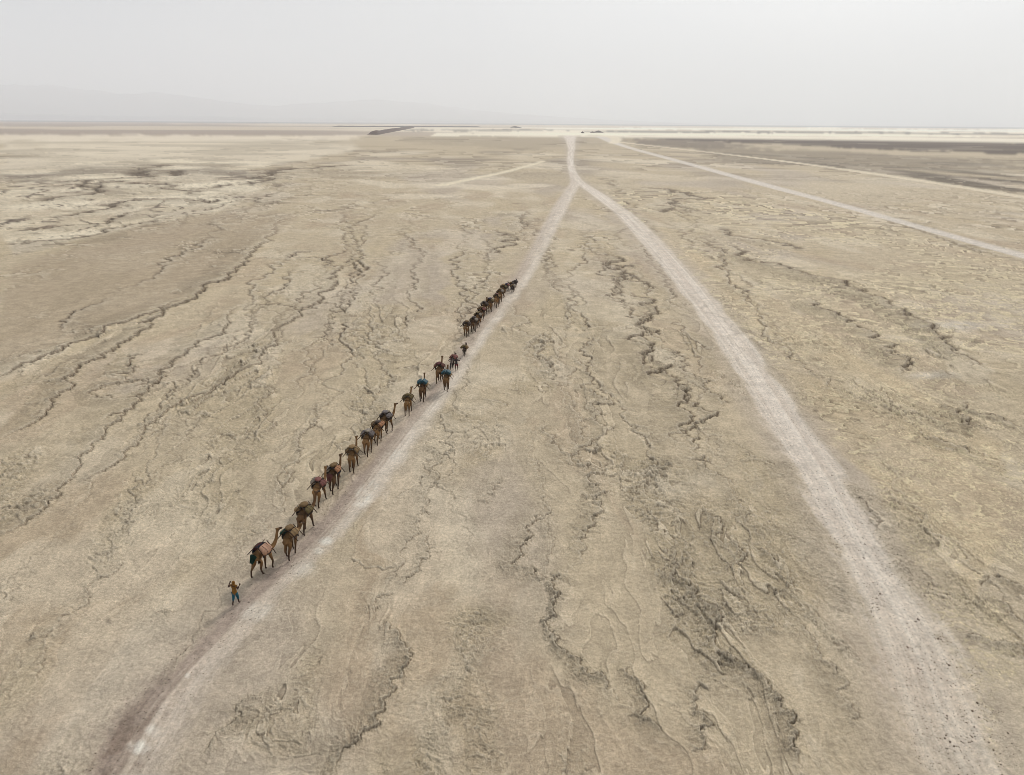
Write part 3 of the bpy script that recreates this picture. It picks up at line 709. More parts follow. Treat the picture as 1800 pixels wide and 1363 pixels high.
# ------------------------------------------------------------------ skinned bodies
def skinned(name, pts, edges, root=0, sub=1, extra=None):
    me = bpy.data.meshes.new(name + "_cage")
    me.from_pydata([p[:3] for p in pts], edges, [])
    o = bpy.data.objects.new(name + "_cage", me); COL.objects.link(o)
    md = o.modifiers.new("skin", 'SKIN'); md.use_smooth_shade = True; md.branch_smoothing = 0.6
    for k, p in enumerate(pts):
        rx = p[3]; ry = p[4] if len(p) > 4 else p[3]
        me.skin_vertices[0].data[k].radius = (rx, ry)
        me.skin_vertices[0].data[k].use_root = (k == root)
    s = o.modifiers.new("sub", 'SUBSURF'); s.levels = sub; s.render_levels = sub
    dg = bpy.context.evaluated_depsgraph_get()
    out = bpy.data.meshes.new_from_object(o.evaluated_get(dg))
    out.name = name
    bpy.data.objects.remove(o); bpy.data.meshes.remove(me)
    if extra:
        bm = bmesh.new(); bm.from_mesh(out); extra(bm); bm.to_mesh(out); bm.free()
    for p in out.polygons: p.use_smooth = True
    return out

def tube(bm, P, Rd, n=6, cap=True):
    P = [Vector(p) for p in P]; rings = []
    for k, p in enumerate(P):
        d = (P[min(k + 1, len(P) - 1)] - P[max(k - 1, 0)]).normalized()
        a = d.orthogonal().normalized(); b = d.cross(a)
        rings.append([bm.verts.new(p + (a * math.cos(2 * math.pi * q / n) + b * math.sin(2 * math.pi * q / n)) * Rd[k]) for q in range(n)])
    for r0, r1 in zip(rings[:-1], rings[1:]):
        for q in range(n): bm.faces.new((r0[q], r0[(q + 1) % n], r1[(q + 1) % n], r1[q]))
    if cap:
        bm.faces.new(rings[0][::-1]); bm.faces.new(rings[-1])

def leg_chain(hipx, y0, z0, segs, swing, bend):
    """joint points of a leg swung about its top by 'swing' and bent at the middle joint by 'bend'"""
    pts = [(hipx, y0, z0)]
    ang = swing
    y, z = y0, z0
    for k, (dy, dz) in enumerate(segs):
        a = ang + (bend if k >= 2 else 0) * (1 if k >= 2 else 0)
        c, s = math.cos(a), math.sin(a)
        y += dy * c - dz * s; z += dy * s + dz * c
        pts.append((hipx, y, z))
    return pts

def camel_mesh(name, phase, neck_turn=0.0, neck_up=0.0, tall=1.0):
    pts = [(0, -.62, 1.44, .25, .27), (0, -.25, 1.53, .30, .29), (0, .08, 1.60, .33, .33), (0, .48, 1.49, .28, .32), (0, .80, 1.42, .19, .24),
           (0, 1.12, 1.42 + neck_up * .2, .13, .17), (neck_turn * .12, 1.38, 1.70 + neck_up * .5, .10, .13), (neck_turn * .24, 1.50, 2.08 + neck_up, .085, .10),
           (neck_turn * .3, 1.56, 2.30 + neck_up, .10, .11), (neck_turn * .42, 1.78, 2.30 + neck_up, .085, .085), (neck_turn * .52, 2.0, 2.23 + neck_up, .062, .07),
           (0, -.02, 1.98, .15, .2),
           (0, -.92, 1.36, .05), (0, -1.0, 1.02, .04), (0, -.98, .72, .055)]
    ed = [(0, 1), (1, 2), (2, 3), (3, 4), (4, 5), (5, 6), (6, 7), (7, 8), (8, 9), (9, 10), (2, 11), (0, 12), (12, 13), (13, 14)]
    for sx in (-1, 1):
        e = len(pts); x = neck_turn * .3 + sx * .10
        pts.append((x, 1.50, 2.42 + neck_up, .035)); ed.append((8, e))
    lows = []
    for k, (sx, front) in enumerate([(-1, 0), (1, 0), (-1, 1), (1, 1)]):
        sw, bd = phase[k]
        if front:
            ch = leg_chain(sx * .19, .48, 1.30, [(-.03, -.32), (.02, -.46), (.0, -.42), (.10, -.06)], sw, bd)
            rad = [.15, .105, .066, .046, .095]; base = 3
        else:
            ch = leg_chain(sx * .19, -.58, 1.32, [(.14, -.36), (-.24, -.42), (.05, -.42), (.12, -.06)], sw, bd)
            rad = [.20, .135, .066, .046, .095]; base = 0
        e = len(pts)
        for q, (p, r) in enumerate(zip(ch, rad)):
            pts.append((*p, r)); ed.append((base if q == 0 else e + q - 1, e + q))
        lows.append(ch[-1][2])
    me = skinned(name, pts, ed, 1, 1)
    z0 = min(v.co.z for v in me.vertices)
    for v in me.vertices: v.co.z = (v.co.z - z0) * tall
    return me
PH = [  # (swing, bend) for hind left, hind right, front left, front right
    [(-.30, .0), (.30, -.10), (-.10, .0), (.30, -.55)],
    [(.22, -.05), (-.22, -.05), (.20, -.05), (-.26, -.10)],
    [(-.16, -.05), (.10, -.35), (-.25, .0), (.22, -.1)],
    [(.05, -.02), (-.12, -.08), (-.12, -.2), (.22, .0)]]
CM = [camel_mesh("camel_walking_a", PH[0], .15, .10), camel_mesh("camel_walking_b", PH[1], -.1, .0), camel_mesh("camel_walking_c", PH[2], .35, .05), camel_mesh("camel_walking_d", PH[3], 0, .08)]
CM_LOW = camel_mesh("camel_walking_low_head", PH[1], .4, -.75)

def donkey_mesh(name, ph):
    pts = [(0, -.42, .92, .18, .20), (0, -.1, .88, .21, .23), (0, .25, .92, .18, .21), (0, .45, 1.04, .12, .16), (0, .62, 1.22, .09, .12), (0, .78, 1.26, .085, .10), (0, 1.02, 1.06, .06, .065),
           (0, -.58, .86, .04), (0, -.62, .5, .035)]
    ed = [(0, 1), (1, 2), (2, 3), (3, 4), (4, 5), (5, 6), (0, 7), (7, 8)]
    for sx in (-1, 1):
        e = len(pts); pts.append((sx * .07, .66, 1.36, .03)); pts.append((sx * .10, .62, 1.50, .02)); ed += [(4, e), (e, e + 1)]
    for k, (sx, front) in enumerate([(-1, 0), (1, 0), (-1, 1), (1, 1)]):
        sw, bd = ph[k]
        if front: ch = leg_chain(sx * .11, .27, .80, [(-.02, -.24), (.01, -.26), (0, -.24), (.04, -.04)], sw, bd); rad = [.10, .07, .045, .035, .045]; base = 2
        else: ch = leg_chain(sx * .11, -.40, .82, [(.08, -.24), (-.13, -.26), (.03, -.26), (.05, -.04)], sw, bd); rad = [.13, .09, .045, .035, .045]; base = 0
        e = len(pts)
        for q, (p, r) in enumerate(zip(ch, rad)):
            pts.append((*p, r)); ed.append((base if q == 0 else e + q - 1, e + q))
    me = skinned(name, pts, ed, 1, 1)
    z0 = min(v.co.z for v in me.vertices)
    for v in me.vertices: v.co.z -= z0
    return me
DM = [donkey_mesh("donkey_walking_a", PH[0]), donkey_mesh("donkey_walking_b", PH[1])]

# ------------------------------------------------------------------ load pieces (shared meshes)
def bundle_mesh(name, sx, sy, sz, power=2.6, seed=0, wob=.10, nu=16, nv_=9):
    bm = bmesh.new(); rings = []
    ex = 2.0 / power
    sg = lambda c, e: math.copysign(abs(c) ** e, c)
    for a in range(1, nv_):
        th = -math.pi / 2 + math.pi * a / nv_
        ring = []
        for b in range(nu):
            ph = 2 * math.pi * b / nu
            p = Vector((sx * sg(math.cos(th), ex) * sg(math.cos(ph), ex), sy * sg(math.sin(th), ex), sz * sg(math.cos(th), ex) * sg(math.sin(ph), ex)))
            d = mnoise.noise(p * 3.2 + Vector((seed * 3.1, seed, 0))) * wob + mnoise.noise(p * 9 + Vector((seed, 0, 5))) * wob * .5
            ring.append(bm.verts.new(p * (1 + d)))
        rings.append(ring)
    for r0, r1 in zip(rings[:-1], rings[1:]):
        for q in range(nu): bm.faces.new((r0[q], r1[q], r1[(q + 1) % nu], r0[(q + 1) % nu]))
    bm.faces.new(rings[0]); bm.faces.new(rings[-1][::-1])
    bmesh.ops.recalc_face_normals(bm, faces=bm.faces)
    return bm_mesh(bm, name)
B_SIDE = [bundle_mesh("side_bundle", .36, .52, .19, 2.8, s, .22) for s in range(3)]
B_BALE = bundle_mesh("bale", .36, .40, .24, 4.5, 5, .07)
B_TOP = [bundle_mesh("top_bundle", .34, .50, .15, 2.4, s + 8, .25) for s in range(2)]
B_SMALL = bundle_mesh("small_roll", .13, .42, .13, 2.4, 14, .15)
B_TARP = bundle_mesh("tarp", .72, .50, .20, 2.4, 17, .14)

def pad_mesh():
    bm = bmesh.new(); rows = []
    for a in range(7):
        y = -.42 + .84 * a / 6; row = []
        for b in range(15):
            t = -1.95 + 3.9 * b / 14
            r = .44 + .02 * mnoise.noise(Vector((t * 2, y * 5, 1)))
            x = r * math.sin(t); z = 1.56 + r * 1.10 * math.cos(t) - (0.0 if abs(t) < 1.5 else .06 * mnoise.noise(Vector((y * 6, t, 4))))
            row.append(bm.verts.new((x, y, z)))
        rows.append(row)
    for r0, r1 in zip(rows[:-1], rows[1:]):
        for q in range(14): bm.faces.new((r0[q], r0[q + 1], r1[q + 1], r1[q]))
    bmesh.ops.solidify(bm, geom=bm.faces[:], thickness=0.03)
    return bm_mesh(bm, "saddle_blanket")
PAD = pad_mesh()
def pole_mesh():
    bm = bmesh.new(); tube(bm, [(0, 0, -.62), (0.01, 0, 0), (0, .01, .42)], [.028, .032, .026], 6); return bm_mesh(bm, "saddle_pole")
POLE = pole_mesh()
def band_mesh(sx, sz, name):
    bm = bmesh.new(); pts = []
    for k in range(17):
        a = 2 * math.pi * k / 16; e = 2.0 / 3.2
        pts.append((sx * math.copysign(abs(math.cos(a)) ** e, math.cos(a)), 0, sz * math.copysign(abs(math.sin(a)) ** e, math.sin(a))))
    tube(bm, pts, [.018] * 17, 5, False); return bm_mesh(bm, name)
ROPE_B = band_mesh(.39, .215, "lashing_rope"); ROPE_BALE = band_mesh(.40, .285, "lashing_strap")
def crupper_mesh():
    bm = bmesh.new(); rows = []
    for a in range(5):
        row = []
        for b in range(11):
            t = -1.5 + 3.0 * b / 10; t *= .62; y = -.66 - .07 * a - .03 * math.cos(t)
            r = .40 - .05 * a
            row.append(bm.verts.new((r * math.sin(t) * .85, y - .12 * math.cos(t * .7), 1.40 - .08 * a + r * math.cos(t) * .95)))
        rows.append(row)
    for r0, r1 in zip(rows[:-1], rows[1:]):
        for q in range(10): bm.faces.new((r0[q], r0[q + 1], r1[q + 1], r1[q]))
    bmesh.ops.solidify(bm, geom=bm.faces[:], thickness=0.02)
    return bm_mesh(bm, "rump_cloth")
RUMP = crupper_mesh()

def empty(name, loc, rz=0.0, scale=1.0):
    o = bpy.data.objects.new(name, None); COL.objects.link(o); o.location = loc; o.rotation_euler = (0, 0, rz); o.scale = (scale,) * 3
    o.empty_display_size = .2
    return o

def camel_load(loc, rz, s, left, right, top, pad, kind, label, rump=None, rope='rope'):
    t = empty("pack_load", loc, rz, s)
    q = .74
    tag(t, label, "load", "pack loads carried by the caravan animals")
    j = lambda a: random.uniform(-a, a)
    zb = 1.93
    for sx, mk in ((-1, left), (1, right)):
        me_ = B_BALE if kind == 'bale' and sx > 0 else random.choice(B_SIDE)
        tilt = sx * (.62 + j(.14))
        b = link("bundle", me_, M[mk], t, (sx * (.365 + j(.03)), .02 + j(.08), zb - .07 + j(.05)), (j(.10), tilt, j(.12)), (q * (.95 + j(.12)), q * (1.05 + j(.14)), q * (1.05 + j(.15))) if me_ is not B_BALE else (.92, .92, .95))
        for yy in (-.2, .2):
            link("lashing_rope", ROPE_BALE if me_ is B_BALE else ROPE_B, M[rope], b, (0, yy, 0))
    if top:
        link("bundle", random.choice(B_TOP), M[top], t, (j(.06), j(.08), 2.13 + j(.03)), (j(.08), j(.12), j(.2)), (q, q * (1 + j(.15)), q))
    link("saddle_blanket", PAD, M[pad], t)
    for sx in (-1, 1):
        for yy in (-.46, .44):
            link("saddle_pole", POLE, M['wood'], t, (sx * .36, yy + j(.03), 1.86), (j(.08), sx * (-.72 + j(.06)), 0))
    if rump: link("rump_cloth", RUMP, M[rump], t)
    return t

def tarp_load(loc, rz, s, cloth, pad, label):
    t = empty("pack_load", loc, rz, s)
    tag(t, label, "load", "pack loads carried by the caravan animals")
    for sx in (-1, 1):
        link("tarpaulin", B_BALE, M[cloth], t, (sx * .25, 0, 2.0), (0, sx * .55, random.uniform(-.1, .1)), (.80, 1.1, .75))
        link("bundle", B_SIDE[1], M['brown'], t, (sx * .43, .02, 1.74), (0, sx * .9, 0), (.5, .85, .7))
        for yy in (-.5, .46):
            link("saddle_pole", POLE, M['wood'], t, (sx * .38, yy, 1.82), (0, sx * -.72, 0))
    link("saddle_blanket", PAD, M[pad], t)
    return t

def donkey_load(loc, rz, s, a, b, label):
    t = empty("pack_load", loc, rz, s)
    tag(t, label, "load", "pack loads carried by the caravan animals")
    for sx, mk in ((-1, a), (1, b)):
        link("bundle", B_SIDE[sx], M[mk], t, (sx * .26, 0, 1.06), (0, sx * .85, random.uniform(-.2, .2)), (.66, .75, .8))
    link("bundle", B_TOP[0], M[a], t, (0, 0, 1.20), (0, .1, .2), (.6, .75, .7))
    return t

def place(px, py):
    x, y = ground_at(px, py)
    return Vector((x, y, ground_z(x, y) - 0.01))

# (feet px, heading degrees clockwise from straight ahead, mesh, coat, load, labels)
RZ = lambda deg: -math.radians(deg)
camels = [
 ((464.5, 1006.5), 24, 0, CAMEL, dict(left='maroon', right='pink', top=None, pad='navy', kind='bale', rump='green'),
  "leading camel directly behind the man in mustard, head held high", "load of strapped pink bale and maroon bundle on the leading camel"),
 ((513, 973.5), 8, 1, CAMEL, dict(left='green', right='straw', top='brown', pad='dark', kind='side', head='low'),
  "second camel of the caravan with dark green cloth on its flank", "load with a hanging dark green cloth and pale straw bundle"),
 ((538.5, 933.5), 15, 2, CAMEL_D, dict(left='straw', right='olive', top='brown', pad='dark', kind='side'),
  "third camel of the caravan, under a wide brown matting roof", "wide pitched load of brown matting on the third camel"),
 ((563, 886), 8, 3, CAMEL, dict(left='grey', right='rose', top='rose', pad='dark', kind='side'),
  "fourth camel of the caravan, carrying dusty rose cloth", "grey sacks topped by dusty rose cloth on the fourth camel"),
 ((589, 861), 10, 1, CAMEL_D, dict(left='grey', right='orange', top='brown', pad='navy', kind='side', rump='rose'),
  "fifth camel of the caravan with pinkish cloth over its rump", "load of grey sack and orange sack over a navy blanket"),
 ((622, 826), 2, 3, CAMEL, dict(left='brown', right='straw', top='straw', pad='grey', kind='side'),
  "sixth camel of the caravan, alone under a tan gabled load", "tan gabled load of straw bundles on the sixth camel"),
 ((648, 798.5), 7, 2, CAMEL, dict(left='mottle', right='mottle', top='grey', pad='dark', kind='side', head='low'),
  "seventh camel of the caravan, rearmost of a tight trio", "mottled grey load on the rearmost camel of the tight trio"),
 ((665.5, 777), 10, 1, CAMEL, dict(left='brown', right='orange', top='dark', pad='dark', kind='side', head='low'),
  "eighth camel of the caravan, middle of the tight trio", "load with a bright orange sack in the middle of the trio"),
 ((680, 761), 24, 0, CAMEL, dict(left='mottle', right='mottle', top='mottle', pad='dark', kind='side'),
  "ninth camel of the caravan, first of the trio, neck stretched forward", "dark netted load on the foremost camel of the trio"),
 ((718, 727.5), 3, 2, CAMEL, dict(left='olive', right='olive', top='olive', pad='grey', kind='side'),
  "tenth camel of the caravan, walking alone under an olive load", "rounded olive matting load on the lone tenth camel"),
 ((743.5, 703), 2, 3, CAMEL_D, dict(tarp='teal', pad='dark'),
  "camel under teal cover walking before the pair abreast", "teal covered load on the camel walking singly"),
 ((773, 671), 5, 0, CAMEL, dict(left='red', right='red', top='maroon', pad='dark', kind='side'),
  "camel with rust red packs beside the teal covered one", "rust red packs on the camel of the pair abreast"),
 ((785, 685), 3, 1, CAMEL, dict(tarp='teal', pad='dark'),
  "camel under teal cover walking abreast of the red packed one", "teal covered load beside the rust red packs"),
 ((820.3, 590.5), 12, 3, CAMEL, dict(left='dark', right='dark', top='brown', pad='dark', kind='side', head='low'),
  "light brown camel at the very rear of the distant file", "flat dark load at the very rear of the distant file"),
 ((833, 583), 18, 1, CAMEL_D, dict(left='olive', right='grey', top='dark', pad='dark', kind='side', head='low'),
  "second camel from the rear of the distant file", "olive and grey load second from the rear of the distant file"),
 ((840.5, 573.5), 18, 2, CAMEL, dict(left='olive', right='grey', top='olive', pad='dark', kind='side', head='low'),
  "third camel from the rear of the distant file", "olive load third from the rear of the distant file"),
 ((846.5, 563.5), 18, 0, CAMEL_D, dict(left='brown', right='rose', top='brown', pad='dark', kind='side', head='low'),
  "fourth camel from the rear of the distant file", "brown load fourth from the rear of the distant file"),
 ((851.5, 554), 12, 3, CAMEL_D, dict(left='grey', right='dark', top='dark', pad='dark', kind='side'),
  "camel in the distant file left of the purple packed one", "grey and dark load beside the dark purple pack"),
 ((861.5, 548), 12, 1, CAMEL, dict(left='brown', right='olive', top='purple', pad='purple', kind='side', head='low'),
  "camel carrying a dark purple pack in the distant file", "dark purple topped pack in the distant file"),
 ((873.3, 539), 14, 3, CAMEL, dict(left='brown', right='straw', top='red', pad='dark', kind='side', head='low'),
  "camel with a pale straw bundle ahead of the purple pack", "russet load with pale straw bundle in the distant file"),
 ((878.8, 531.5), 14, 2, CAMEL, dict(left='brown', right='grey', top='brown', pad='dark', kind='side', head='low'),
  "camel half hidden just ahead of the pale straw bundle", "brown load half hidden ahead of the pale straw bundle"),
 ((885, 521.7), 14, 1, CAMEL, dict(left='brown', right='olive', top='straw', pad='dark', kind='side', head='low'),
  "foremost camel of the distant file, just behind the donkeys", "brown and straw load on the foremost distant camel"),
]
for (px, py), hd, mi, mat, ld, lab, llab in camels:
    P = place(px, py)
    s = 1.0 + random.uniform(-.03, .05)
    me_ = CM_LOW if ld.pop('head', None) == 'low' else CM[mi]
    o = link("camel", me_, mat, None, P, (0, 0, RZ(hd)), (s, s, s))
    tag(o, lab, "camel", "camels walking in the caravan")
    if 'tarp' in ld: tarp_load(P, RZ(hd), s, ld['tarp'], ld['pad'], llab)
    else: camel_load(P, RZ(hd), s, label=llab, **ld)

donkeys = [
 ((797.5, 642), 14, ('red', 'rose'), "donkey hidden ahead of the two walking men", "reddish brown pack just ahead of the two walking men"),
 ((817, 624), 12, ('olive', 'brown'), "lone donkey between the two groups of the caravan", "brown pack on the lone donkey between the groups"),
 ((891.3, 511), 16, ('purple', 'rose'), "rearmost donkey in front of the distant camels", "purplish pack on the rearmost of the front donkeys"),
 ((899, 508.5), 16, ('brown', 'dark'), "donkey between the purplish pack and the black pack", "brown pack on the donkey second from the front"),
 ((902, 512.5), 12, ('brown', 'grey'), "donkey nearest the pale track at the caravan's far end", "grey brown pack nearest the pale track at the far end"),
 ((906, 505), 14, ('dark', 'dark'), "foremost donkey at the far end of the caravan", "black pack on the foremost donkey"),
]
for k, ((px, py), hd, (a, b), lab, llab) in enumerate(donkeys):
    P = place(px, py); s = 1.05
    o = link("donkey", DM[k % 2], DONKEY, None, P, (0, 0, RZ(hd)), (s, s, s))
    tag(o, lab, "donkey", "donkeys walking in the caravan")
    donkey_load(P, RZ(hd), s, a, b, llab)

# ------------------------------------------------------------------ people
def hand(bm, wrist, d, side, curl=.6):
    """palm and five unequal bent fingers growing from the wrist along d"""
    d = Vector(d).normalized(); wv = Vector(wrist); a = d.orthogonal().normalized(); nrm = d.cross(a)
    tube(bm, [wv - d * .03, wv + d * .03, wv + d * .085], [.026, .038, .034], 7)
    for k, L in enumerate((.068, .078, .074, .058)):
        b = wv + d * .075 + a * (.024 - .016 * k)
        p1 = b + d * L * .5 + nrm * L * .12; p2 = p1 + (d * (1 - curl) + nrm * curl).normalized() * L * .5
        tube(bm, [b, p1, p2], [.0095, .009, .007], 5)
    b = wv + d * .03 + a * side * .028
    tube(bm, [b, b + a * side * .028 + d * .03, b + a * side * .03 + d * .062], [.012, .011, .008], 5)

def person(px, py, heading, label, arms, legs, shirt, lower, lower_len, hood=None, shirt_hem=.74, sleeve=1.0, scale=1.0):
    """arms: (elbow, wrist, hand direction) left and right; legs: (knee, ankle) left and right; y is forward"""
    pts = [(0, 0, .93, .13, .10), (0, 0, 1.10, .115, .09), (0, 0, 1.30, .145, .10), (0, .0, 1.44, .07), (0, .02, 1.52, .05), (0, .03, 1.61, .078, .095), (0, .02, 1.685, .065, .075)]
    ed = [(0, 1), (1, 2), (2, 3), (3, 4), (4, 5), (5, 6)]
    for sx, (el, wr_, hd_) in zip((-1, 1), arms):
        e = len(pts); pts += [(sx * .18, 0, 1.40, .06), (*el, .042), (*wr_, .028)]
        ed += [(2, e), (e, e + 1), (e + 1, e + 2)]
    for sx, (kn, an) in zip((-1, 1), legs):
        e = len(pts)
        pts += [(sx * .095, 0, .86, .095), (*kn, .058), (*an, .038), (an[0] + sx * .02, an[1] + .13, max(an[2] - .06, .03), .036)]
        ed += [(0, e), (e, e + 1), (e + 1, e + 2), (e + 2, e + 3)]
    def extra(bm):
        for sx, (el, wr_, hd_) in zip((-1, 1), arms): hand(bm, wr_, hd_, sx)
        tube(bm, [(0, .10, 1.63), (0, .135, 1.60)], [.012, .018], 5)            # nose
        tube(bm, [(-.025, .108, 1.562), (.025, .108, 1.562)], [.008, .008], 5)  # mouth
        for sx in (-1, 1): tube(bm, [(sx * .075, .02, 1.63), (sx * .09, .01, 1.61), (sx * .078, .02, 1.585)], [.012, .016, .01], 5)
    P = place(px, py)
    body = skinned("person", pts, ed, 0, 1, extra)
    z0 = min(v.co.z for v in body.vertices)
    o = link("person", body, M['skin'], None, P - Vector((0, 0, z0 * scale)), (0, 0, RZ(heading)), (scale,) * 3)
    tag(o, label, "person", "men walking with the caravan")
    for sx in (-1, 1):
        bm = bmesh.new(); bmesh.ops.create_uvsphere(bm, u_segments=8, v_segments=6, radius=.013); link("eye", bm_mesh(bm, "eye"), M['eye'], o, (sx * .032, .112, 1.63))
    # shirt over trunk and sleeves
    sp = [(0, -.01, shirt_hem, .20, .16), (0, 0, .98, .16, .13), (0, 0, 1.14, .148, .118), (0, 0, 1.31, .17, .125), (0, 0, 1.43, .095, .085)]
    se = [(0, 1), (1, 2), (2, 3), (3, 4)]
    for sx, (el, wr_, hd_) in zip((-1, 1), arms):
        a = Vector((sx * .18, 0, 1.40)); b = a.lerp(Vector(el), sleeve); e = len(sp)
        sp += [(*a, .085), (*b, .064)]; se += [(3, e), (e, e + 1)]
    link("shirt", skinned("shirt", sp, se, 1, 1), M[shirt], o)
    tp = [(0, 0, .95, .14, .115)]; te = []
    for sx, (kn, an) in zip((-1, 1), legs):
        hip = Vector((sx * .10, 0, .84)); k_ = Vector(kn); a_ = Vector(an)
        e = len(tp); tp += [(*hip, .118)]; te.append((0, e))
        if lower_len <= 1: tp.append((*hip.lerp(k_, lower_len), .10)); te.append((e, e + 1))
        else:
            tp += [(*k_, .082), (*k_.lerp(a_, lower_len - 1), .072)]; te += [(e, e + 1), (e + 1, e + 2)]
    link("trousers" if lower_len > 1 else "shorts", skinned("trousers", tp, te, 0, 1), M[lower], o)
    if hood: link("head_cloth", skinned("head_cloth", [(0, -.03, 1.40, .13, .10), (0, -.02, 1.52, .10, .10), (0, -.01, 1.63, .105, .112), (0, -.01, 1.70, .07, .08)], [(0, 1), (1, 2), (2, 3)], 1, 1), M[hood], o)
    else: link("hair", skinned("hair", [(0, -.02, 1.60, .085, .09), (0, -.01, 1.69, .088, .095)], [(0, 1)], 0, 1), M['hair'], o)
    return o
walk = (((-.10, -.03, .50), (-.11, -.20, .10)), ((.10, .12, .52), (.10, .17, .10)))
person(415, 1062, 10, "person in a mustard hooded shirt and teal blue trousers raising both hands",
       [((-.36, -.04, 1.24), (-.27, .06, 1.50), (.5, .2, .8)), ((.24, -.02, 1.14), (.28, .16, 1.34), (.2, .5, .8))], walk, 'mustard', 'trouser_blue', 1.40, 'mustard', .72, .45)
person(794, 650.5, 14, "person in a grey shirt and dark trousers, elbow bent outward",
       [((-.36, -.08, 1.16), (-.20, .10, 1.02), (.6, .4, -.2)), ((.25, -.04, 1.12), (.24, .16, .94), (0, .5, -.8))], walk, 'shirt_grey', 'trouser_dark', 1.7, None, .76, .9)
person(802.5, 651, 14, "person in a black shirt and dark red shorts with one arm raised",
       [((-.27, -.04, 1.12), (-.28, .06, .88), (0, .3, -1)), ((.40, .02, 1.26), (.44, .10, 1.50), (0, .2, 1))], walk, 'black', 'shorts', .95, None, .80, .9)

# ------------------------------------------------------------------ stones on the pale vehicle track
def stone_mesh(seed):
    bm = bmesh.new(); bmesh.ops.create_icosphere(bm, subdivisions=1, radius=1.0)
    for v in bm.verts:
        v.co *= 1 + .35 * mnoise.noise(v.co * 1.3 + Vector((seed * 5.1, 0, 0)))
        v.co.z *= .7
    return bm_mesh(bm, "stone", False)
STONES = [stone_mesh(s) for s in range(5)]
edge_r = np.array(TRACKS['right'], float)
def track_px(py, t):
    l = np.interp(py, edge_r[::-1, 2], edge_r[::-1, 0]); r = np.interp(py, edge_r[::-1, 2], edge_r[::-1, 1])
    return l + (r - l) * t
spots = []
clusters = [(1500, 958, 14, 9, 8), (1612, 1085, 28, 10, 14), (1540, 1068, 8, 5, 5), (1590, 1135, 12, 8, 6), (1640, 1175, 30, 12, 14), (1700, 1300, 30, 16, 16), (1690, 1280, 60, 30, 18), (1560, 1000, 18, 12, 8), (1483, 942, 6, 4, 3), (1270, 575, 20, 12, 4)]
for cx_, cy_, rx, ry, n in clusters:
    for _ in range(n): spots.append((cx_ + random.gauss(0, rx * .6), cy_ + random.gauss(0, ry * .6)))
while len(spots) < 290:
    py = 1390 - 560 * random.random() ** 0.75
    spots.append((track_px(py, random.betavariate(2.0, 1.8)) + 10 * (py / 1300), py))
proto = None
for px, py in spots:
    x, y = ground_at(px, py); r = min(.020 + random.expovariate(1 / .012), .065)
    loc = (x, y, ground_z(x, y) + r * .15); rot = (random.uniform(-.3, .3), random.uniform(-.3, .3), random.uniform(0, 6.3)); scl = (r * random.uniform(.9, 1.7), r, r * random.uniform(.7, 1.1))
    if proto is None:
        proto = link("stone", STONES[0], M['stone'], None, loc, rot, scl)
        tag(proto, "small dark stone lying loose on the wide pale vehicle track", "stone", "dark stones strewn on the wide pale track")
    else:
        o = proto.copy(); o.data = random.choice(STONES); COL.objects.link(o)
        if len(o.data.materials) == 0: o.data.materials.append(M['stone'])
        o.material_slots[0].link = 'OBJECT'; o.material_slots[0].material = M['stone']
        o.location = loc; o.rotation_euler = rot; o.scale = scl
# finer grit joined into one
bm = bmesh.new()
def grit(px, py, rmin, rmax):
    x, y = ground_at(px, py); r = random.uniform(rmin, rmax); z = ground_z(x, y)
    q = bmesh.ops.create_icosphere(bm, subdivisions=1, radius=1.0)['verts']
    sx, sy, sz = r * random.uniform(.8, 1.6), r, r * .7
    for v in q: v.co = Vector((v.co.x * sx + x, v.co.y * sy + y, v.co.z * sz + z + r * .1))
for _ in range(2600):
    py = 1400 - 800 * random.random() ** 0.7
    grit(track_px(py, random.uniform(.05, 1.15)), py, .010, .030)
el_ = np.array(TRACKS['left'], float)
for _ in range(420):
    py = 1400 - 560 * random.random() ** 0.8
    l = np.interp(py, el_[::-1, 2], el_[::-1, 0]); r = np.interp(py, el_[::-1, 2], el_[::-1, 1])
    grit(l + (r - l) * random.betavariate(1.2, 1.8), py, .010, .030)
g = link("gravel", bm_mesh(bm, "gravel", False), M['stone'])
tag(g, "fine dark grit and clods scattered along both pale tracks", "gravel", kind='stuff')

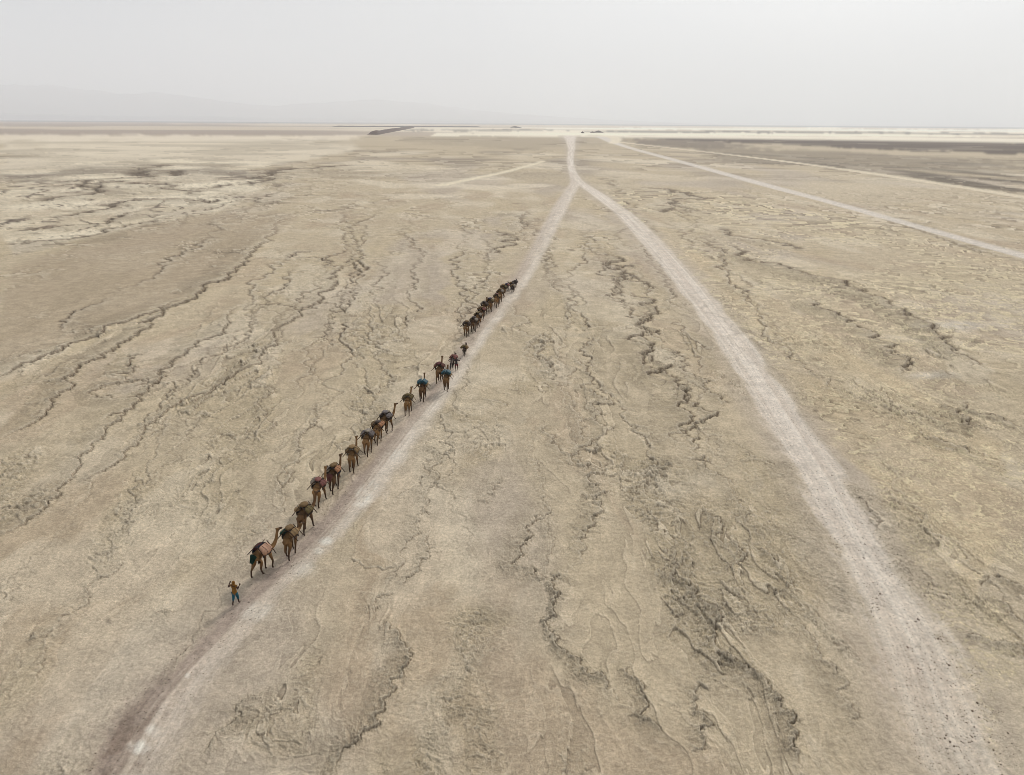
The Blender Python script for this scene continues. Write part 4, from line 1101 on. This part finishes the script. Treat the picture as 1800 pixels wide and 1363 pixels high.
# ------------------------------------------------------------------ far banks and heaps
def bank(name, a, b, w, h, mat, label, cat, seg=40):
    A = Vector((*ground_at(*a), 0)); B = Vector((*ground_at(*b), 0)); d = (B - A); n = Vector((-d.y, d.x, 0)).normalized()
    me = bpy.data.meshes.new(name); vv, ff = [], []
    prof = [(-.5, -.5), (-.42, .25), (-.22, .85), (0, 1.0), (.22, .88), (.42, .3), (.5, -.5)]
    for k in range(seg + 1):
        t = k / seg; c = A + d * t; e = min(1, t * seg / 1.2, (1 - t) * seg / 1.2) ** .6 if 0 < t < 1 else .12
        for u, v in prof:
            hh = v * h * e * (1 + .22 * mnoise.noise(Vector((t * 14, u * 2, seg))))
            vv.append(c + n * (u * w * (1 + .12 * mnoise.noise(Vector((t * 9, u, 2))))) + Vector((0, 0, hh if v > 0 else -.5)))
    q = len(prof)
    for k in range(seg):
        for u in range(q - 1): ff.append((k * q + u, k * q + u + 1, (k + 1) * q + u + 1, (k + 1) * q + u))
    ff.append(tuple(range(q))); ff.append(tuple(seg * q + u for u in range(q - 1, -1, -1)))
    me.from_pydata(vv, [], ff)
    bm2 = bmesh.new(); bm2.from_mesh(me); bmesh.ops.recalc_face_normals(bm2, faces=bm2.faces); bm2.to_mesh(me); bm2.free()
    return tag(link(name, me, mat), label, cat)
bank("earth_bank", (655, 237), (724, 224.9), 30, 7.5, M['earth'], "long dark earth bank running away across the far plain", "earth bank", 60)
bank("earth_bank", (585, 223.2), (845, 224.0), 40, 5.5, M['spoil'], "low thin bank lying crosswise at the far end of the dark bank", "earth bank", 50)

def heap(px, py, w, h, mat, label):
    x, y = ground_at(px, py); bm = bmesh.new(); rows = []
    nu, nr_ = 18, 6
    for a in range(nr_):
        t = a / (nr_ - 1)
        rows.append([bm.verts.new((w / 2 * (1 - t * .93) * math.cos(2 * math.pi * b / nu) * (1 + .15 * mnoise.noise(Vector((b * .9, t, px)))), w / 3 * (1 - t * .93) * math.sin(2 * math.pi * b / nu), h * (t ** .8) * (1 + .25 * mnoise.noise(Vector((b * .6, t * 2, py)))) - .4)) for b in range(nu)])
    for r0, r1 in zip(rows[:-1], rows[1:]):
        for q in range(nu): bm.faces.new((r0[q], r0[(q + 1) % nu], r1[(q + 1) % nu], r1[q]))
    bm.faces.new(rows[-1]); bm.faces.new(rows[0][::-1])
    return tag(link("spoil_heap", bm_mesh(bm, "spoil_heap"), mat, None, (x, y, 0)), label, "heap", "spoil heaps on the far plain")
heap(905, 224.6, 58, 9, M['spoil'], "grey spoil heap with the taller peak near the horizon")
heap(911, 225.2, 46, 6, M['spoil'], "lower grey spoil heap just beside the taller peak")
heap(748, 223.4, 30, 6, M['spoil'], "small heap above the far end of the dark earth bank")
heap(1024, 234.4, 12, 5, M['earth'], "small dark heap on the pale pan, first beyond the road end")
heap(1041.5, 233.6, 16, 4, M['earth'], "small dark heap between two others on the pale pan")
heap(1052, 233.4, 34, 6, M['spoil'], "widest heap on the pale pan above the track loop")
